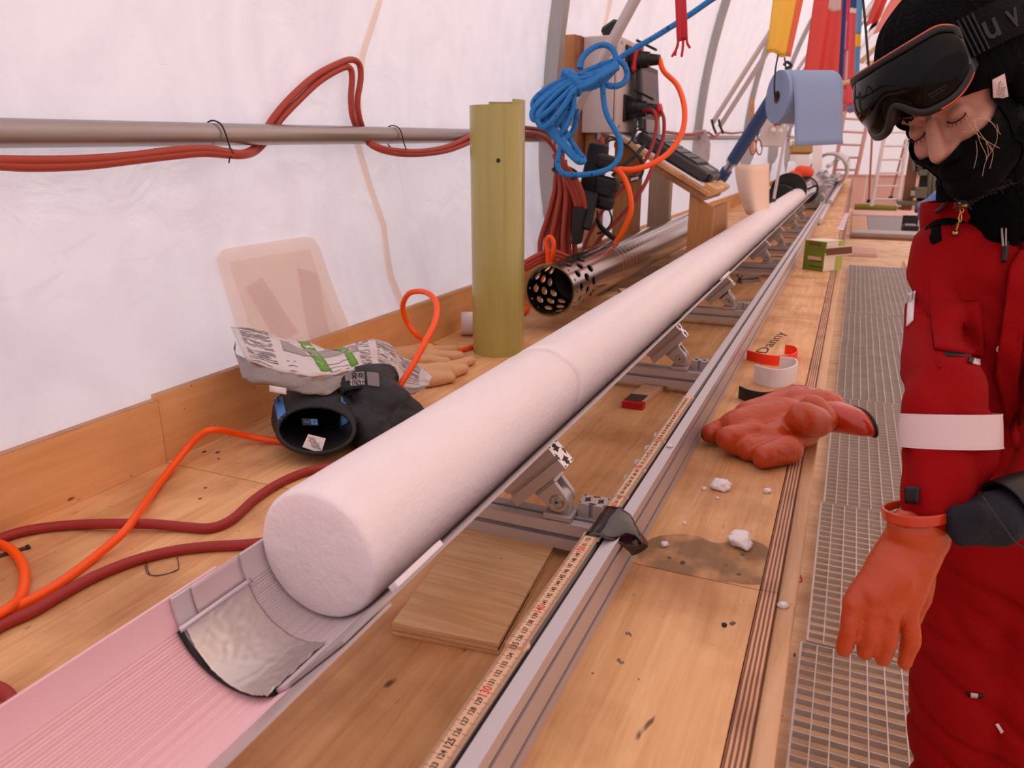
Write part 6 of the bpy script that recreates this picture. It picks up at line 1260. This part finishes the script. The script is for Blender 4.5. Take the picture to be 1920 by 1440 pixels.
# storm flap and zip
decal('storm_flap', [(1893, 500), (1925, 452), (1905, 840), (1866, 700)], m_suit, per, off=.014, th=.010, nu=8, nv=14); decal('left_flap', [(1912, 470), (1960, 440), (1960, 645), (1902, 642)], m_suit, per, off=.013, th=.006, nu=6, nv=8)
p = hit(suit, 1877, 655, .016); q = hit(suit, 1877, 655, .011)
if p: tube('snap', [p, q], .0062, m_zip, per, 16, sm=0); tube('snap_hole', [hit(suit, 1877, 655, .017), p], .003, m_dark, per, 10, sm=0)
line('zip_line', [(1912, 392), (1900, 405), (1891, 420), (1887, 432), (1886, 460), (1882, 490)], .004, m_dark, per, off=.004); line('zip_teeth', [(1914, 388), (1901, 402), (1892, 418), (1888, 430)], .0022, m_zip, per, off=.009, n=4)
p = hit(suit, 1883, 445, .012)
if p:
    obox('zip_slider', frame(p, RT, UP), (.012, .016, .008), m_zip, per, .002)
    for du in (-4, 4): tube('zip_pull', [P(1882 + du, 428, (p - EYE).dot(FW) - .008), P(1883 + du * .6, 462, (p - EYE).dot(FW) - .012)], .0016, m_zip, per, 6, sm=0)
# collar, neck gaiter with fleece edge
cn = [(1838, 425, 1.215, 98, .78), (1832, 395, 1.205, 92, .78), (1832, 372, 1.20, 88, .78)]; c_ = limb(cn, 40, 5, False); cl_ = mesh('collar', c_[0], c_[1][:-2], m_suit, per, True); cl_.modifiers.new('s', 'SOLIDIFY').thickness = .008
fl = limb([(1886, 432, 1.20, 112, .95), (1868, 400, 1.195, 108, .95), (1850, 360, 1.185, 90, .95), (1840, 320, 1.175, 76, .95), (1836, 280, 1.16, 66, .9)], 40, 6, False); mesh('neck_gaiter', [q + V((noise.noise(q * 60), noise.noise(q * 60 + V((5, 0, 0))), noise.noise(q * 60 + V((0, 5, 0))))) * .004 for q in fl[0]], fl[1][:-2], m_fleece, per, True)
random.seed(3); fz = Bag()
for k in range(260):
    t = random.random(); p = P(1788 + 135 * t + random.uniform(-6, 6), 388 - 62 * t + random.uniform(-9, 9), 1.085 + .03 * t)
    d = V((random.uniform(-1, 1), random.uniform(-1, .2), random.uniform(-.6, 1))) * .007; fz.tube([p, p + d * .6, p + d + V((0, 0, -.002))], .00045, 3)
tag(fz.done('fleece_fringe', mat('fleece_light', '3a3536', .9), per), kind='stuff')
# mask and hood: shells over the face
m_mask = mat('mask_cloth', '070607', .85, bump=.3, bscale=250, spec=.12)
A = hp(0, .116, -.049); B1 = hp(.074, .024, -.012); nrm = (B1 - A).cross(hl).normalized(); nrm = nrm if nrm.dot(hu) > 0 else -nrm
low = hp(0, 0, -.165)
cut('face_mask', body, m_mask, per, .0055, [(A, nrm), (low, -hu), (hp(0, -.10, 0), -hf), (hp(.3, 0, 0), hl), (hp(-.3, 0, 0), -hl)], 0, 2)
Bk = hp(.060, .030, 0); hn = (hf * .93 + hl * .30 + hu * -.2).normalized()
hood_o = cut('hood', body, m_knit, per, .0075, [(hp(.06, .043, 0), (hf * .96 + hl * .22 + hu * -.1).normalized()), (low, -hu), (hp(0, 0, .20), hu)], 0, 2)
# hat
hc = hp(0, -.026, .062); hv, hfc = ball(hc, (.096, .122, .116), 96, 60, H3)
hv2 = []
for i, q in enumerate(hv):
    d = q - hc; lz = d.dot(hu); a = atan2(d.dot(hl), d.dot(hf)); hv2.append(q + d.normalized() * (.0012 * sin(a * 48) + .004 * noise.noise(q * 18)))
ht = mesh('t', hv2, hfc); bm = bmesh.new(); bm.from_mesh(ht.data); bmesh.ops.remove_doubles(bm, verts=bm.verts, dist=1e-5)
bpn = (hu * -1 + hf * .30).normalized(); bmesh.ops.bisect_plane(bm, geom=list(bm.verts) + list(bm.edges) + list(bm.faces), plane_co=hp(0, .09, .022), plane_no=bpn, clear_outer=True)
bpy.data.objects.remove(ht); hat = bmo('beanie', bm, m_knit, per, True)
# goggles pushed up on the forehead
gg = bpy.data.objects.new('goggles', None); link(gg, per); gg.empty_display_size = .02
GU, GF, GR = .070, .046, .084
def gpt(a, h, off=0.0, sc=1.0): return hp((GR + off) * 1.02 * sin(rad(a)) * sc, GF + ((GR + off) * cos(rad(a))) + .004 - .30 * (h) * (1 if h > 0 else .2), GU + h)
def gtop(a): return .043 * (1 - max(0, (abs(a) - 44) / 24) ** 2 * .5)
def gbot(a): return -.047 * (1 - max(0, (abs(a) - 36) / 32) ** 2 * .55) + .030 * math.exp(-(a / 13) ** 2)
AS = [-64 + 128 * k / 48 for k in range(49)]
lens = sheet('lens', [[gpt(a, gbot(a) + (gtop(a) - gbot(a)) * j / 12, .012 * (1 - (2 * j / 12 - 1) ** 2)) for a in AS] for j in range(13)], .003, m_lens, gg)
outl = [gpt(a, gtop(a), .002) for a in AS] + [gpt(64, gtop(64) + (gbot(64) - gtop(64)) * k / 8, .002) for k in range(1, 8)] + [gpt(a, gbot(a), .002) for a in AS[::-1]] + [gpt(-64, gbot(-64) + (gtop(-64) - gbot(-64)) * k / 8, .002) for k in range(1, 8)]
tube('frame_rim', outl, .0062, m_gf, gg, 8, True, 0)
inner = []
for i, p in enumerate(outl): d = p - hp(0, GF, GU); inner.append(p - hf * .030 - (d - hf * d.dot(hf)) * .05)
no = len(outl); v = outl + inner; sk = mesh('frame_skirt', v, [(i, (i + 1) % no, no + (i + 1) % no, no + i) for i in range(no)], m_gf, gg, True); sk.modifiers.new('s', 'SOLIDIFY').thickness = .003
tube('orange_trim', [gpt(a, gtop(a) + .004, .006) for a in AS if -56 < a < 64], .0013, m_orl, gg, 6, sm=0); tube('orange_trim', [gpt(a, gbot(a) - .004, .006) for a in AS if 30 < a < 67] + [gpt(64, gbot(64) + .012 * k, .006) for k in (0, 1, 2)], .0013, m_orl, gg, 6, sm=0)
def face_text(name, s, a, h, size, off, m): p = gpt(a, h, off); t = (gpt(a + 4, h, off) - gpt(a - 4, h, off)).normalized(); y = (hu + hf * -.30).normalized(); y = (y - t * y.dot(t)).normalized(); return text(name, s, size, frame(p, t, y), m, gg)
for i, ch in enumerate('uvex'): face_text('frame_lettering', ch, -56 + 5.2 * i, .0415, .0095, .0095, m_orl)
for i in range(2): face_text('lens_print', ('ANSI 0196 CE', 'W 166 2B 1')[i], 34, -.026 - .004 * i, .0038, .0185, m_letter)
SA = [44 + 262 * k / 60 for k in range(61)]
def spt(a, h, off=0): return hp((.1035 + off) * sin(rad(a)), -.022 + (.130 + off) * cos(rad(a)), .076 + h + .010 * cos(rad(a)))
sheet('strap', [[spt(a, h) for a in SA] for h in (-.027, -.012, 0, .012, .027)], .003, m_strap, gg)
for i, ch in enumerate('uvex'):
    a = 64 + 17 * i; p = spt(a, 0, .0028); t = (spt(a + 3, 0) - spt(a - 3, 0)).normalized(); y = (hu - t * hu.dot(t)).normalized(); text('strap_lettering', ch, .052, frame(p, t, y), m_letter, gg, bold=.0006)
for k in range(4): a = 48 + 3 * k; tube('strap_rib', [spt(a, -.026, .003), spt(a, .026, .003)], .0014, m_gf, gg, 6, sm=0)
# hat label
def near(objs, u, v, off):
    q = [h for h in (hit(o, u, v, off) for o in objs) if h]
    return min(q, key=lambda p: (p - EYE).length) if q else None
lp_ = [near((hat, hood_o, body), u, v, .006) for u, v in ((1861, 150), (1884, 138), (1891, 181), (1863, 189))]
if all(lp_): nn_ = (lp_[1] - lp_[0]).cross(lp_[3] - lp_[0]).normalized(); mesh('hat_label', lp_ + [x + nn_ * .0006 for x in lp_], [(0, 1, 2, 3), (7, 6, 5, 4), (0, 4, 5, 1), (1, 5, 6, 2), (2, 6, 7, 3), (3, 7, 4, 0)], m_refl, per); [text('label_print', ('LAMBSWOOL', '100% WOOL', 'MADE IN')[k], .0048, M.Translation(lp_[0].lerp(lp_[2], .35 + .15 * k) - FW * .002) @ cam_m @ M.Rotation(rad(-98), 4, 'Z'), m_ink, per) for k in range(3)]
# eyes: closed lids, lashes, brows, loose hair
for s in (1, -1):
    pts = [hp(s * .031 + .0135 * cos(rad(a)), .0845 - .0042 * abs(cos(rad(a))) ** 2, -.004 - .0055 * sin(rad(a))) for a in range(0, 181, 20)]
    tube('lash_line', pts, .0011, m_ink, per, 6, sm=0)
    for k in range(7): a = rad(15 + 25 * k); b0 = hp(s * .031 + .0135 * cos(a), .0845 - .0042 * cos(a) ** 2, -.004 - .0055 * sin(a)); tube('lash', [b0, b0 + hf * .004 - hu * .005 + hl * .003 * cos(a)], .0004, m_ink, per, 4, sm=0)
    tube('brow', [hp(s * (.014 + .008 * k), .090 - .004 * k, .024 + .0015 * k) for k in range(5)], [.002, .0026, .0026, .002, .001], mat('brow', '5a4034', .8) if s == 1 else bpy.data.materials['brow'], per, 6)
random.seed(5)
for k, q in enumerate(([(1822, 222), (1830, 232), (1822, 246), (1805, 246)], [(1818, 228), (1840, 222), (1862, 232), (1870, 250), (1866, 272), (1848, 300)], [(1824, 226), (1838, 250), (1852, 268), (1858, 282)], [(1816, 232), (1830, 250), (1846, 262), (1874, 278)], [(1846, 218), (1868, 232), (1872, 248)], [(1848, 262), (1853, 288), (1846, 310), (1842, 330)], [(1856, 272), (1862, 288), (1856, 316)], [(1828, 225), (1836, 262), (1848, 288), (1850, 300)], [(1830, 264), (1832, 288), (1826, 316)], [(1840, 216), (1856, 226), (1876, 252)])):
    tube('hair_strand', [near((body, hood_o), u, v, .013 + .003 * sin(k + j)) or P(u, v, 1.03) for j, (u, v) in enumerate(q)], .0003, m_hair, per, 5)
# clasp and charm on the gaiter
q_ = near((suit,), 1795, 428, .008); dc = (q_ - EYE).dot(FW) if q_ else 1.07
p0 = P(1806, 384, dc - .01); bb = Bag(); bb.add(*ball(p0, (.007, .006, .006), 12, 8)); bb.done('clasp', m_gold, per, True)
for k, (u, v, r) in enumerate(((1803, 394, .004), (1800, 408, .0055))): tube('charm_link', [P(u + 3.2 * cos(a) * (1 if k == 0 else .8), v + (5 + 3 * k) * sin(a), dc - .004) for a in [2 * pi * j / 12 for j in range(12)]], .0011, m_gold, per, 6, True, 0)
tube('charm_bar', [P(1797, 416, dc), P(1792, 433, dc)], .0016, m_gold, per, 6, sm=0); bb = Bag(); bb.add(*ball(P(1791, 437, dc), .0045, 12, 8)); bb.done('charm_bead', m_gold, per, True)
# worn orange glove and dark liner hand that pulls it on
gl = bpy.data.objects.new('worn_glove', None); link(gl, per); gl.empty_display_size = .02
tag(gl, 'orange rubber glove worn on the hanging hand')
gaunt = limb([(1718, 992, .983, 54, .8), (1718, 1004, .985, 52, .8), (1713, 1030, .99, 50, .75), (1700, 1062, .99, 52, .7), (1680, 1092, .985, 54, .6)], 30, 5, True)
fuse('glove_hand', hand_shapes(1.0) + [gaunt], .0036, m_gl, gl, 3, .5, lambda p: .0022 * noise.noise(V((p.x * 20, p.y * 20, p.z * 34))) + .0035 * min(0, .25 - abs(noise.noise(V((p.x * 9 + p.z * 12, p.y * 9, p.z * 16)))) * -1 - .3))
cf = limb([(1719, 952, .978, 55.5, .82), (1719, 961, .979, 55.5, .82), (1719, 968, .98, 55, .82)], 40, 3, False); o = mesh('glove_rim', cf[0], cf[1][:-2], m_gl2, gl, True); o.modifiers.new('s', 'SOLIDIFY').thickness = .004
fuse('liner_glove', LH, .004, m_navy, per, 3, .5, lambda p: .002 * noise.noise(p * 30))
ck2 = limb([(1945, 930, .965, 46, .9), (1905, 945, .96, 50, .9), (1884, 955, .957, 52, .9)], 30, 4, False); o = mesh('liner_cuff', ck2[0], ck2[1][:-2], m_black, per, True); o.modifiers.new('s', 'SOLIDIFY').thickness = .004
tube('cuff_cord', [P(1842, 930, .915), P(1858, 955, .91), (P(1880, 985, .91)), P(1905, 1018, .915), P(1925, 1030, .92)], .0012, m_letter, per, 6)
